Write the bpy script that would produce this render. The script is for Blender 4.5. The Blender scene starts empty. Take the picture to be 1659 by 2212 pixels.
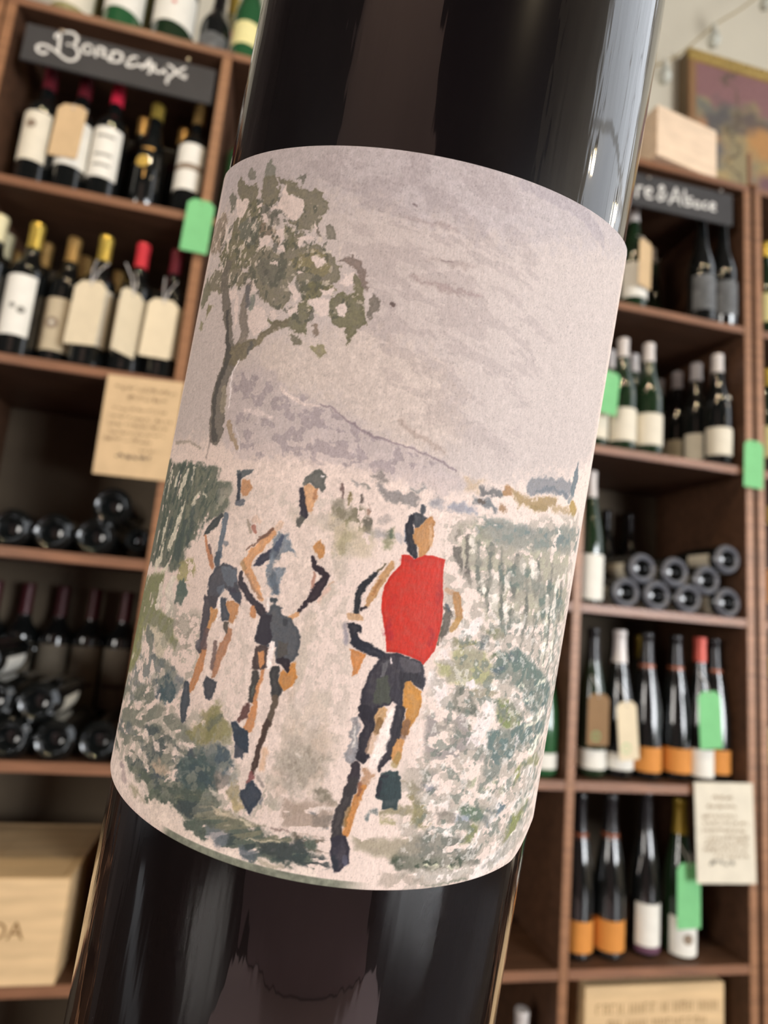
import bpy, bmesh, math, random
import numpy as np
from mathutils import Vector, Matrix

# ------------------------------------------------------------------ camera
SC = bpy.context.scene
COL = SC.collection
cam_data = bpy.data.cameras.new('camera')
cam = bpy.data.objects.new('camera', cam_data)
COL.objects.link(cam)
SC.camera = cam
R_ = Vector((.9742, -.2076, .0881)).normalized()
F_ = Vector((.1918, .9682, .1604)).normalized()
U_ = R_.cross(F_).normalized()
R_ = F_.cross(U_).normalized()
CAMZ = 1.45
cam.matrix_world = Matrix(((R_.x, U_.x, -F_.x, 0), (R_.y, U_.y, -F_.y, 0), (R_.z, U_.z, -F_.z, CAMZ), (0, 0, 0, 1)))
cam_data.sensor_fit = 'VERTICAL'
cam_data.sensor_height = 36
cam_data.sensor_width = 27
cam_data.lens = 1300 / 2212 * 36
cam_data.clip_start = .01
cam_data.clip_end = 60
cam_data.dof.use_dof = True
cam_data.dof.focus_distance = .090
cam_data.dof.aperture_fstop = 19
# ------------------------------------------------------------------ world, lights, exposure
w = bpy.data.worlds.new('sky')
SC.world = w
w.use_nodes = True
w.node_tree.nodes['Background'].inputs[0].default_value = (.80, .88, 1, 1)
w.node_tree.nodes['Background'].inputs[1].default_value = .8
SC.view_settings.view_transform = 'Standard'
SC.view_settings.look = 'None'
SC.view_settings.gamma = 1
SC.view_settings.use_curve_mapping = False
SC.view_settings.exposure = .50
SC.cycles.use_denoising = True
SC.cycles.max_bounces = 6
SC.cycles.diffuse_bounces = 3
SC.cycles.glossy_bounces = 3
SC.cycles.transmission_bounces = 4
SC.cycles.caustics_reflective = False
SC.cycles.caustics_refractive = False
SC.cycles.sample_clamp_indirect = 6


def area(name, loc, target, sx, sy, power, colr):
    d = bpy.data.lights.new(name, 'AREA')
    d.shape = 'RECTANGLE'
    d.size, d.size_y, d.energy, d.color = sx, sy, power, colr
    o = bpy.data.objects.new(name, d)
    COL.objects.link(o)
    o.location = loc
    o.rotation_euler = (Vector(target) - Vector(loc)).to_track_quat('-Z', 'Y').to_euler()
    return o


# daylight of unseen right-hand and street windows; the left-wall lights are added
area('window_fill', (3.54, .27, 3.2), (0, .27, 3.2), 2.84, 5.0, 26, (1, .99, .96))
area('window_fill', (3.54, -2.5, 1.70), (.6, -.6, 1.6), 2.0, 2.1, 205, (.95, .975, 1))
area('window_fill', (2.85, -3.74, 1.70), (.4, 0, 1.5), 1.0, 2.1, 70, (.97, .98, 1))
area('window_fill', (-3.12, -1.5, 1.8), (-.2, -.2, 1.55), 1.3, 1.8, 75, (1, .94, .87))  # added fill light for the left side of the label
area('strip_reflection_light', (-3.14, .95, 1.15), (0, .95, 1.15), .36, 1.9, 7, (.92, .96, 1))  # added light without a door, for bright strips in the bottle
SPOTS = [(-.75, -.05, 3.9), (.15, -.10, 3.9), (1.6, -.55, 3.9), (-1.6, -2.2, 3.9), (1.3, -2.4, 3.9), (2.2, -.45, 2.77), (2.2, .6, 2.75)]

# ------------------------------------------------------------------ materials
MATS = {}


def nodes_of(m):
    m.use_nodes = True
    nt = m.node_tree
    return nt, nt.nodes['Principled BSDF']


def rgb(*c):
    """sRGB 0-255 to linear"""
    return tuple(((x / 255) / 12.92 if x / 255 <= .04045 else ((x / 255 + .055) / 1.055) ** 2.4) for x in c) + (1,)


def mat(name, colour, rough=.6, metal=0, spec=.5, noise=0, scale=20, bump=0, stretch=(1, 1, 1), coat=0, trans=0, ior=1.45, colour2=None, alpha=1):
    if name in MATS:
        return MATS[name]
    m = bpy.data.materials.new(name)
    nt, b = nodes_of(m)
    b.inputs['Base Color'].default_value = colour
    b.inputs['Roughness'].default_value = rough
    b.inputs['Metallic'].default_value = metal
    b.inputs['Specular IOR Level'].default_value = spec
    b.inputs['Coat Weight'].default_value = coat
    b.inputs['Coat Roughness'].default_value = .05
    b.inputs['Transmission Weight'].default_value = trans
    b.inputs['IOR'].default_value = ior
    b.inputs['Alpha'].default_value = alpha
    if noise or bump or colour2:
        tc = nt.nodes.new('ShaderNodeTexCoord')
        mp = nt.nodes.new('ShaderNodeMapping')
        mp.inputs['Scale'].default_value = stretch
        nz = nt.nodes.new('ShaderNodeTexNoise')
        nz.inputs['Scale'].default_value = scale
        nz.inputs['Detail'].default_value = 5
        nt.links.new(tc.outputs['Object'], mp.inputs[0])
        nt.links.new(mp.outputs[0], nz.inputs['Vector'])
        mx = nt.nodes.new('ShaderNodeMix')
        mx.data_type = 'RGBA'
        mx.inputs[6].default_value = tuple(c * (1 - noise) for c in colour[:3]) + (1,)
        mx.inputs[7].default_value = colour2 or (tuple(min(1, c * (1 + noise)) for c in colour[:3]) + (1,))
        rp = nt.nodes.new('ShaderNodeMapRange')
        rp.inputs[1].default_value, rp.inputs[2].default_value = .32, .68
        nt.links.new(nz.outputs[0], rp.inputs[0])
        nt.links.new(rp.outputs[0], mx.inputs[0])
        nt.links.new(mx.outputs[2], b.inputs['Base Color'])
        if bump:
            bp = nt.nodes.new('ShaderNodeBump')
            bp.inputs['Strength'].default_value = bump
            bp.inputs['Distance'].default_value = .002
            nt.links.new(nz.outputs[0], bp.inputs['Height'])
            nt.links.new(bp.outputs[0], b.inputs['Normal'])
    MATS[name] = m
    return m


WOOD = mat('cherry_wood', rgb(144, 102, 72), .45, noise=.25, scale=9, stretch=(1, 1, 14), bump=.15)
WOODH = mat('cherry_wood_along', rgb(132, 92, 68), .42, noise=.25, scale=9, stretch=(1, 14, 14), bump=.15)
WOODD = mat('shaded_cherry_board', rgb(84, 58, 42), .5, noise=.25, scale=7, stretch=(1, 8, 8))  # darker copy of the cherry wood, standing in for shelf shade
BACK = mat('taupe_back_panel', rgb(98, 86, 70), .8, noise=.12, scale=6)
PLASTER = mat('cream_plaster', rgb(226, 216, 194), .9, noise=.04, scale=3, bump=.05)
CEIL = mat('dark_timber_ceiling', rgb(88, 80, 74), .9, noise=.03, scale=3)
FLOORM = mat('dark_floor_boards', rgb(52, 38, 30), .24, noise=.3, scale=5, stretch=(1, 10, 1), bump=.1)
MAUVE = mat('mauve_reflector', rgb(222, 198, 204), .85, noise=.1, scale=2)  # surface of the added reflection panel and rug
PINE = mat('pale_pine', rgb(216, 184, 140), .6, noise=.12, scale=7, stretch=(1, 9, 9), bump=.1)
PINEP = mat('pink_pale_pine', rgb(236, 208, 178), .6, noise=.1, scale=6, stretch=(2, 7, 9), bump=.1)
CHALK = mat('chalkboard', rgb(56, 54, 54), .75, noise=.12, scale=10)
CHALKP = mat('white_chalk_paint', rgb(226, 222, 216), .8)
KRAFT = mat('kraft_card', rgb(206, 176, 136), .85, noise=.07, scale=30)
KRAFTL = mat('buff_card', rgb(222, 206, 176), .85, noise=.05, scale=30)
GREEN = mat('green_card', rgb(122, 192, 130), .8, noise=.06, scale=30)
INK = mat('faded_ink', rgb(150, 124, 94), .9)
INKD = mat('dark_ink', rgb(84, 74, 66), .9)
BURN = mat('brown_brand_mark', rgb(128, 96, 56), .9)
STRING = mat('white_string', rgb(196, 190, 186), .8)
SILV = mat('steel_pin', rgb(190, 180, 170), .3, 1)
GLASSK = mat('black_bottle_glass', (.006, .007, .007, 1), .09, coat=.6, spec=.6)
GLASSG = mat('dark_green_bottle_glass', (.012, .028, .012, 1), .10, coat=.6, spec=.6)
GLASSL = mat('mid_green_bottle_glass', (.022, .095, .035, 1), .10, coat=.6, spec=.6)
GLASSO = mat('olive_clear_glass', (.30, .27, .13, 1), .12, coat=.5)
GOLD = mat('gold_foil', rgb(226, 196, 96), .28, .75, noise=.1, scale=60)
GOLDD = mat('dull_gold_foil', rgb(176, 140, 84), .35, .6, noise=.12, scale=60)
CREAMF = mat('cream_foil', rgb(226, 216, 176), .4, .2)
REDF = mat('red_foil', rgb(206, 56, 66), .35, .25)
PINKF = mat('crimson_foil', rgb(214, 46, 72), .35, .2)
WINEF = mat('burgundy_foil', rgb(96, 26, 36), .4, .2)
DARKRF = mat('deep_red_foil', rgb(62, 12, 20), .45, .1)
WHITEF = mat('white_foil', rgb(214, 206, 202), .4, .1)
BLACKF = mat('black_foil', rgb(26, 24, 26), .25, .2)
COPF = mat('copper_band_foil', rgb(150, 84, 56), .4, .3)
ORREDF = mat('orange_red_foil', rgb(188, 80, 66), .4, .15)
OLIVEF = mat('olive_gold_foil', rgb(146, 120, 40), .4, .4)
PAPW = mat('white_label_paper', rgb(232, 228, 218), .75, noise=.04, scale=40)
PAPC = mat('cream_label_paper', rgb(222, 213, 194), .75, noise=.05, scale=40)
PAPY = mat('yellow_label_paper', rgb(232, 222, 160), .75, noise=.05, scale=40)
PAPT = mat('shade_dimmed_label_paper', rgb(128, 118, 102), .8, noise=.06, scale=40)  # dimmed label paper, standing in for deep shade behind the stack
RINGG = mat('frosted_base_glass', rgb(112, 114, 122), .3, spec=.6)
PAPB = mat('beige_label_paper', rgb(190, 174, 146), .8, noise=.06, scale=40)
PAPO = mat('orange_label_paper', rgb(208, 136, 60), .7, noise=.06, scale=40)
PAPG = mat('grey_embossed_label', rgb(96, 97, 98), .6, noise=.4, scale=45)
PAPR = mat('red_label_paper', rgb(206, 80, 70), .7)
PURP = mat('purple_label_band', rgb(96, 60, 80), .7)
SEAL = mat('gold_seal', rgb(196, 162, 76), .6, .3)
TAUPE = mat('taupe_print', rgb(140, 122, 104), .8)
GREYP = mat('grey_print', rgb(130, 126, 118), .8)
BULBG = mat('clear_bulb_glass', rgb(240, 240, 226), .05, trans=.35, ior=1.3)


# ------------------------------------------------------------------ mesh helpers
def mesh_obj(name, bm, m, parent=None, smooth=False, loc=None):
    me = bpy.data.meshes.new(name)
    bm.normal_update()
    bm.to_mesh(me)
    bm.free()
    if m:
        me.materials.append(m)
    if smooth:
        me.polygons.foreach_set('use_smooth', [True] * len(me.polygons))
        try:
            me.set_sharp_from_angle(angle=math.radians(38))
        except Exception:
            pass
    o = bpy.data.objects.new(name, me)
    COL.objects.link(o)
    if parent:
        o.parent = parent
    if loc:
        o.location = loc
    return o


def thing(name, label, cat, loc=(0, 0, 0), rot=(0, 0, 0), group=None):
    o = bpy.data.objects.new(name, None)
    o.empty_display_size = .05
    COL.objects.link(o)
    o.location = loc
    o.rotation_euler = rot
    return tag(o, label, cat, group)


def tag(o, label=None, cat=None, group=None):
    if label:
        o['label'] = label
    if cat:
        o['category'] = cat
    if group:
        o['group'] = group
    return o


def struct(name, bm, m):
    o = mesh_obj(name, bm, m)
    o['kind'] = 'structure'
    return o


def add_box(bm, a, b, bevel=0):
    """box between two corners"""
    t = bmesh.new()
    bmesh.ops.create_cube(t, size=1)
    c = [(a[i] + b[i]) / 2 for i in range(3)]
    s = [abs(b[i] - a[i]) for i in range(3)]
    bmesh.ops.scale(t, vec=s, verts=t.verts)
    bmesh.ops.translate(t, vec=c, verts=t.verts)
    if bevel:
        bmesh.ops.bevel(t, geom=t.edges[:], offset=bevel, segments=2, affect='EDGES')
    me = bpy.data.meshes.new('t')
    t.to_mesh(me)
    t.free()
    bm.from_mesh(me)
    bpy.data.meshes.remove(me)
    return bm


def box(a, b, bevel=0):
    return add_box(bmesh.new(), a, b, bevel)


def lathe(profile, n=32, cap=True):
    bm = bmesh.new()
    rings = []
    for r, z in profile:
        if r < 1e-6:
            rings.append([bm.verts.new((0, 0, z))])
        else:
            rings.append([bm.verts.new((r * math.cos(2 * math.pi * i / n), r * math.sin(2 * math.pi * i / n), z)) for i in range(n)])
    for a, b in zip(rings, rings[1:]):
        for i in range(n):
            j = (i + 1) % n
            if len(a) == 1 and len(b) == 1:
                continue
            if len(a) == 1:
                bm.faces.new((a[0], b[j], b[i]))
            elif len(b) == 1:
                bm.faces.new((a[i], a[j], b[0]))
            else:
                bm.faces.new((a[i], a[j], b[j], b[i]))
    bmesh.ops.recalc_face_normals(bm, faces=bm.faces)
    return bm


def sleeve(rfun, z0, z1, half, t=.0004, n=28, nz=2, centre=-math.pi / 2):
    """paper wrapped round a bottle: half-angle, centred on -y"""
    bm = bmesh.new()
    g = []
    for k, off in enumerate((t, .0001)):
        rows = []
        for j in range(nz + 1):
            z = z0 + (z1 - z0) * j / nz
            r = (rfun(z) if callable(rfun) else rfun) + off
            rows.append([bm.verts.new((r * math.cos(centre - half + 2 * half * i / n), r * math.sin(centre - half + 2 * half * i / n), z)) for i in range(n + 1)])
        g.append(rows)
    for j in range(nz):
        for i in range(n):
            bm.faces.new((g[0][j][i], g[0][j][i + 1], g[0][j + 1][i + 1], g[0][j + 1][i]))
    for i in range(n):
        bm.faces.new((g[0][0][i], g[1][0][i], g[1][0][i + 1], g[0][0][i + 1]))
        bm.faces.new((g[0][nz][i], g[0][nz][i + 1], g[1][nz][i + 1], g[1][nz][i]))
    for j in range(nz):
        bm.faces.new((g[0][j][0], g[0][j + 1][0], g[1][j + 1][0], g[1][j][0]))
        bm.faces.new((g[0][j][n], g[1][j][n], g[1][j + 1][n], g[0][j + 1][n]))
    return bm


def ribbon(strokes, wdt, y, thick=.0006, bm=None):
    """brush strokes [(x, z), ...] lying on a vertical board at depth y, facing -y"""
    bm = bm or bmesh.new()
    for st in strokes:
        # round brush: resample, lay short overlapping octagonal dabs joined by quads
        for (x0, z0), (x1, z1) in zip(st, st[1:]):
            dx, dz = x1 - x0, z1 - z0
            L = math.hypot(dx, dz) or 1e-6
            nx, nz = -dz / L * wdt / 2, dx / L * wdt / 2
            v = [bm.verts.new((x, y - thick, z)) for x, z in ((x0 + nx, z0 + nz), (x0 - nx, z0 - nz), (x1 - nx, z1 - nz), (x1 + nx, z1 + nz))]
            bm.faces.new(v)
        for x, z in st:
            ring = [bm.verts.new((x + wdt / 2 * math.cos(a * math.pi / 4), y - thick * 1.05, z + wdt / 2 * math.sin(a * math.pi / 4))) for a in range(8)]
            bm.faces.new(ring)
    return bm


def tube(pts, r, n=8):
    bm = bmesh.new()
    P = [Vector(p) for p in pts]
    rings = []
    for i, p in enumerate(P):
        d = (P[min(i + 1, len(P) - 1)] - P[max(i - 1, 0)]).normalized()
        up = Vector((0, 0, 1)) if abs(d.z) < .9 else Vector((1, 0, 0))
        a = d.cross(up).normalized()
        b = d.cross(a)
        rings.append([bm.verts.new(p + (a * math.cos(2 * math.pi * k / n) + b * math.sin(2 * math.pi * k / n)) * r) for k in range(n)])
    for A, B in zip(rings, rings[1:]):
        for k in range(n):
            bm.faces.new((A[k], A[(k + 1) % n], B[(k + 1) % n], B[k]))
    bm.faces.new(rings[0][::-1])
    bm.faces.new(rings[-1])
    return bm


# ------------------------------------------------------------------ the room
ZS = [2.767, 2.3195, 1.914, 1.510, 1.0975, .700, .290]      # tops of the shelf boards
TH = .021
YF, YB = 1.35, 1.726                                          # front and back of the shelving
WALLY = 1.85
CEILZ = 6.0
X0, X1, Y0 = -3.2, 3.6, -3.8
struct('floor', box((X0, Y0, -.1), (X1, WALLY, 0)), FLOORM)
struct('ceiling', box((X0, Y0, CEILZ), (X1, WALLY, CEILZ + .1)), CEIL)
struct('wall_back', box((X0, WALLY, 0), (X1, WALLY + .12, CEILZ)), PLASTER)


def wall_with_holes(name, axis, pos, thick, span, holes, m):
    """wall slab with rectangular window openings; holes = [(a0, a1, z0, z1)] along the wall"""
    bm = bmesh.new()
    cuts = sorted(holes)
    cur = span[0]

    def seg(a0, a1, z0, z1):
        if axis == 'x':
            add_box(bm, (pos, a0, z0), (pos + thick, a1, z1))
        else:
            add_box(bm, (a0, pos, z0), (a1, pos + thick, z1))
    for a0, a1, z0, z1 in cuts:
        seg(cur, a0, 0, CEILZ)
        seg(a0, a1, 0, z0)
        seg(a0, a1, z1, CEILZ)
        cur = a1
    seg(cur, span[1], 0, CEILZ)
    return struct(name, bm, m)


struct('dark_reflection_block_1', box((X0, 1.30, 0), (-1.262, WALLY, CEILZ)), mat('dark_panelled_wall', rgb(64, 54, 50), .6, noise=.2, scale=4))  # added unseen dark block, darkens the reflection at the bottle's left edge
RW = [(-3.5, -1.5, .62, 2.8), (-1.17, 1.72, .65, 5.75)]
FWN = [(2.3, 3.4, .62, 2.8)]
PANEL = mat('dark_panelled_wall', rgb(64, 54, 50), .6, noise=.2, scale=4)
wall_with_holes('wall_right', 'x', X1, .12, (Y0, WALLY), RW, PLASTER)
wall_with_holes('wall_front', 'y', Y0 - .12, .12, (X0, X1), FWN, PANEL)
LW = [(-2.2, -.8, .9, 2.7)]  # added opening around the left-hand fill light
wall_with_holes('wall_left', 'x', X0 - .12, .12, (Y0, WALLY), LW, PANEL)
FRAMEW = mat('window_paint', rgb(60, 52, 46), .5)
PANE = mat('window_glass', (1, 1, 1, 1), .0, trans=1, ior=1.02)
for k, (a0, a1, z0, z1, xo) in enumerate([r + (X1,) for r in RW] + [r + (X0 - .11,) for r in LW]):
    root = thing('window_%d' % (k + 1), None, None)
    root['kind'] = 'structure'
    bm = bmesh.new()
    for a in (a0, (a0 + a1) / 2 - .025, a1 - .05):
        add_box(bm, (xo + .03, a, z0), (xo + .08, a + .05, z1))
    for z in (z0, z0 + (z1 - z0) * .62, z1 - .05):
        add_box(bm, (xo + .031, a0, z), (xo + .079, a1, z + .05))
    mesh_obj('window_frame', bm, FRAMEW, root)
    mesh_obj('pane', box((xo + .05, a0, z0), (xo + .054, a1, z1)), PANE, root)
for k, (a0, a1, z0, z1) in enumerate(FWN):
    root = thing('window_%d' % (k + 4), None, None)
    root['kind'] = 'structure'
    bm = bmesh.new()
    for a in (a0, (a0 + a1) / 2 - .025, a1 - .05):
        add_box(bm, (a, Y0 - .08, z0), (a + .05, Y0 - .03, z1))
    for z in (z0, z1 - .05):
        add_box(bm, (a0, Y0 - .079, z), (a1, Y0 - .031, z + .05))
    mesh_obj('window_frame', bm, FRAMEW, root)
    mesh_obj('pane', box((a0, Y0 - .054, z0), (a1, Y0 - .05, z1)), PANE, root)
# warm ceiling lamps
lampm = bpy.data.materials.new('warm_lamp_glow')
nt, b = nodes_of(lampm)
b.inputs['Emission Color'].default_value = (1, .78, .45, 1)
b.inputs['Emission Strength'].default_value = 30
for i, (x, y, z) in enumerate(SPOTS):
    t = thing('ceiling_lamp', 'small black ceiling lamp with warm bulb hanging ' + ('left of the camera', 'above the camera', 'right of the camera', 'at the back left of the shop', 'at the back right of the shop', 'low near the right wall', 'low beside the right end of the shelves')[i], 'lamp', (x, y, z), group='warm ceiling lamps')
    mesh_obj('rod', lathe([(.006, .10), (.006, CEILZ - z)], 10), SILV, t, True)
    mesh_obj('shade', lathe([(.012, .10), (.03, .095), (.045, .03), (.05, 0), (.047, 0), (.042, .03), (.02, .09)], 20), BLACKF, t, True)
    mesh_obj('bulb', lathe([(0, .0), (.02, .006), (.028, .026), (.02, .05), (.01, .07), (0, .07)], 16), lampm, t, True)
    d = bpy.data.lights.new('lamp_light', 'SPOT')
    d.energy, d.color, d.shadow_soft_size = (26, 30, 20, 20, 20, 9, 9)[i], (1, .80, .52), .03
    d.spot_size, d.spot_blend = math.radians(140), .6
    lo = bpy.data.objects.new('lamp_light', d)
    COL.objects.link(lo)
    lo.parent = t
    lo.location = (0, 0, -.03)
# added mauve-grey panel, shaped for the band reflected in the bottle
t = thing('reflection_panel', 'added mauve grey panel behind the camera, reflected as a band in the bottle', 'board', (-.14, -1.0, 0))
bm = box((-.72, 0, .02), (.72, .02, 3.3), .004)
for v in bm.verts:
    v.co.x += -.30 * v.co.z - (.06 * v.co.z if v.co.x > 0 else -.02 * v.co.z)
mesh_obj('panel', bm, MAUVE, t)
t = thing('reflection_rug', 'added mauve grey rug that continues the reflected band in the bottle', 'rug', (-.1, -.6, 0))
mesh_obj('pile', box((-.85, -.38, .001), (.85, .55, .012), .004), MAUVE, t)  # added to carry the reflected mauve band on across the floor
# added unseen dark case opposite, put in for the glass to reflect
DARKCASE = mat('dark_case', rgb(58, 46, 40), .5, noise=.3, scale=6)
for nm, lab, x0, x1, y0, y1, h in (
        ('reflection_case', 'added tall dark case behind the camera, put in for the bottle reflection', -1.15, .05, -3.7, -3.35, 2.6),
        ):
    t = thing(nm, lab, 'shelf', (0, 0, 0))
    bm = bmesh.new()
    add_box(bm, (x0, y0, 0), (x1, y1, h))
    mesh_obj('case_body', bm, DARKCASE, t)
    for k in range(6):
        z = .3 + k * .42
        if x1 - x0 > y1 - y0:
            mesh_obj('shelf_board', box((x0, y1, z), (x1, y1 + .2, z + .03)), WOODD, t)
        else:
            mesh_obj('shelf_board', box((x1, y0, z), (x1 + .2, y1, z + .03)), WOODD, t)

# ------------------------------------------------------------------ the shelving
XL, XD, XR = -.2333, .7533, 1.2463
XM = XL + (XD - XL) / 2
XE = -.7150


def shade_inner_faces(o):
    """lighter front edge; other faces get a darker brown that paints in shade"""
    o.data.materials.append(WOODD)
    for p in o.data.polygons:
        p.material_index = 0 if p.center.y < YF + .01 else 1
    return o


def cabinet(name, label, x0, x1, posts, boards, back_m):
    t = thing(name, label, 'shelf', (0, 0, 0))
    mesh_obj('back_panel', box((x0, YB, 0), (x1, YB + .012, ZS[0] - TH)), back_m, t)
    for xa, xb in posts:
        shade_inner_faces(mesh_obj('upright', box((xa, YF, 0), (xb, YB, ZS[0] - TH), .0015), WOOD, t))
    for z, xa, xb in boards:
        shade_inner_faces(mesh_obj('shelf_board', box((xa, YF + .001, z - TH), (xb, YB, z), .0015), WOODH, t))
    return t


TP = .022
cabinet('wine_shelf', 'cherry wood wine shelving under the Bordeaux sign', XE, XL + TP, [(XE, XE + TP), (XL, XL + TP)],
        [(ZS[0], XE, XL + TP)] + [(z, XE + TP, XL) for z in ZS[1:]], BACK)
cabinet('wine_shelf', 'cherry wood wine shelving half hidden behind the big bottle', XL + TP + .001, XD, [(XM, XM + TP)],
        [(ZS[0], XL + TP + .001, XD)] + [(z, xa, xb) for z in ZS[1:] for xa, xb in ((XL + TP + .001, XM), (XM + TP, XD))], BACK)
cabinet('wine_shelf', 'cherry wood wine shelving under the Alsace sign', XD, XR + .024, [(XD, XD + TP), (XR, XR + .024)],
        [(ZS[0], XD, XR + .024)] + [(z, XD + TP, XR) for z in ZS[1:]], BACK)
cabinet('wine_shelf', 'cherry wood wine shelving at the right edge of the picture', XR + .036, 1.80, [(XR + .036, XR + .060), (1.778, 1.80)],
        [(ZS[0], XR + .036, 1.80)] + [(z, XR + .060, 1.778) for z in ZS[1:]], BACK)
cabinet('wine_shelf', 'cherry wood wine shelving left of the Bordeaux compartment', -1.24, XE - .004, [(-1.24, -1.24 + TP), (XE - .026, XE - .004)],
        [(ZS[0], -1.24, XE - .004)] + [(z, -1.24 + TP, XE - .026) for z in ZS[1:]], BACK)


# ------------------------------------------------------------------ bottles
def profile(kind, h, r):
    p = [(0, .034), (r * .3, .030), (r * .52, .013), (r * .64, .003), (r * .78, 0), (r, .010)]
    if kind == 'bordeaux':
        p += [(r, .60 * h), (r * .985, .635 * h), (r * .9, .665 * h), (r * .68, .70 * h), (r * .48, .735 * h), (.0155, .78 * h), (.0142, .85 * h), (.0138, .965 * h)]
    elif kind == 'burgundy':
        p += [(r, .47 * h), (r * .985, .52 * h), (r * .9, .58 * h), (r * .74, .65 * h), (r * .56, .72 * h), (.0175, .79 * h), (.0150, .86 * h), (.0140, .965 * h)]
    else:  # flute
        p += [(r, .36 * h), (r * .985, .42 * h), (r * .93, .50 * h), (r * .80, .60 * h), (r * .62, .70 * h), (r * .46, .79 * h), (.0150, .87 * h), (.0138, .965 * h)]
    p += [(.0150, .967 * h), (.0150, .992 * h), (.0135, h), (0, h)]
    return p


def rad_at(prof, z):
    q = [(zz, rr) for rr, zz in prof[5:]]
    if z < q[0][0]:
        return q[0][1]
    for (za, ra), (zb, rb) in zip(q, q[1:]):
        if za <= z <= zb:
            return ra + (rb - ra) * (z - za) / max(1e-9, zb - za)
    return q[-1][1]


CACHE = {}


def part(key, name, make, m, parent, smooth=True):
    if key in CACHE:
        o = bpy.data.objects.new(name, CACHE[key])
        COL.objects.link(o)
        o.parent = parent
        return o
    o = mesh_obj(name, make(), m, parent, smooth)
    CACHE[key] = o.data
    return o


def bottle(kind, h, r, glass, foil, flen, labels, label, loc, rot=(0, 0, 0), turn=0, group=None, name='wine_bottle', band=None):
    """glass + capsule + paper labels [(z0, z1, half_angle, material, name)]"""
    t = thing(name, label, 'bottle', loc, rot, group)
    pr = profile(kind, h, r)
    k = (kind, h, r)
    part(k + (glass.name, 'g'), 'glass', lambda: lathe(pr, 36), glass, t)
    if foil:
        z0 = h - flen

        def cap():
            zs = [z0 + flen * i / 6 for i in range(6)]
            q = [(rad_at(pr, z0) + .0001, z0)] + [(max(rad_at(pr, z), .0142) + .0007, z) for z in zs]
            q += [(.0158, h * .966), (.0158, h - .003), (.0146, h + .0006), (0, h + .0008)]
            return lathe(q, 28)
        part(k + (foil.name, flen, 'f'), 'capsule', cap, foil, t)
    if band:
        zb, bm_ = band
        part(k + (zb, 'band'), 'foil_band', lambda: lathe([(rad_at(pr, zb) + .001, zb), (rad_at(pr, zb + .012) + .0014, zb + .001), (rad_at(pr, zb + .012) + .0014, zb + .012), (rad_at(pr, zb + .012), zb + .0125)], 24), bm_, t)
    for z0, z1, half, m, nm in labels:
        o = part(k + (z0, z1, half, m.name, nm), nm, lambda: sleeve(lambda z: rad_at(pr, z), z0, z1, half, t=.0004 if nm != 'print' else .0009), m, t)
        o.rotation_euler = (0, 0, turn)
    return t


def disc_print(t, r, x, z, rad, m, nm='emblem', n=20):
    """small round emblem on the front of a bottle"""
    bm = bmesh.new()
    c = []
    for i in range(n):
        a = 2 * math.pi * i / n
        xx = x + rad * math.cos(a)
        c.append(bm.verts.new((xx, -math.sqrt(max(1e-8, (r + .0012) ** 2 - xx ** 2)), z + rad * math.sin(a))))
    cc = bm.verts.new((x, -math.sqrt((r + .0013) ** 2 - x * x), z))
    for i in range(n):
        bm.faces.new((cc, c[i], c[(i + 1) % n]))
    bmesh.ops.recalc_face_normals(bm, faces=bm.faces)
    return mesh_obj(nm, bm, m, t)


def hang_tag(label, w_, h_, m, loc, yaw=0, lean=0, roll=0, string_to=None, group=None, print_m=None, emboss=None):
    """cut-corner swing tag with a hole, top centre at loc, facing -y"""
    t = thing('hang_tag', label, 'tag', loc, (lean, roll, yaw), group)
    bm = bmesh.new()
    c = w_ * .2
    o = [(-w_ / 2, -h_), (w_ / 2, -h_), (w_ / 2, -c), (w_ / 2 - c, 0), (-w_ / 2 + c, 0), (-w_ / 2, -c)]
    hole = [(.0025 * math.cos(a * math.pi / 4), -.010 + .0025 * math.sin(a * math.pi / 4)) for a in range(8)]
    ev = [bm.verts.new((x, 0, z)) for x, z in o]
    hv = [bm.verts.new((x, 0, z)) for x, z in hole]
    es = [bm.edges.new((ev[i], ev[(i + 1) % 6])) for i in range(6)] + [bm.edges.new((hv[i], hv[(i + 1) % 8])) for i in range(8)]
    bmesh.ops.triangle_fill(bm, edges=es, use_beauty=True)
    r = bmesh.ops.extrude_face_region(bm, geom=bm.faces[:])
    bmesh.ops.translate(bm, vec=(0, .0009, 0), verts=[v for v in r['geom'] if isinstance(v, bmesh.types.BMVert)])
    bmesh.ops.recalc_face_normals(bm, faces=bm.faces)
    mesh_obj('card', bm, m, t)
    if string_to:
        for s in string_to:
            mesh_obj('string', tube([(0, -.0008, -.010), (s[0] * .5, s[1] * .35 - .004, s[2] * .5 - .004), s], .0015, 6), STRING, t, True)
    if emboss:
        x, z, rr = emboss
        mesh_obj('stamp', ribbon([[(x + rr * math.cos(a), z + rr * math.sin(a)) for a in [k * math.pi / 6 for k in range(13)]]], .0022, 0), GREEN if m != GREEN else mat('stamp_green', rgb(80, 170, 96), .8), t)
    return t


# ------------------------------------------------------------------ signs
def sign(label, x0, x1, z0, z1, strokes, y, pins, slope=0):
    t = thing('chalkboard_sign', label, 'sign', (0, 0, 0))
    bm = box((x0, y, z0), (x1, y + .006, z1), .001)
    for v in bm.verts:
        v.co.z += (v.co.x - x0) * slope
    mesh_obj('board', bm, CHALK, t)
    mesh_obj('chalk_lettering', ribbon(strokes, .0062, y, .0005), CHALKP, t)
    for x, z in pins:
        o = mesh_obj('pin', lathe([(0, -.004), (.004, -.003), (.005, 0), (.0025, .002), (.0015, .010), (0, .010)], 12), SILV, t, True)
        o.location = (x, y - .003, z)
        o.rotation_euler = (-math.pi / 2, 0, 0)
    return t


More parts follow.
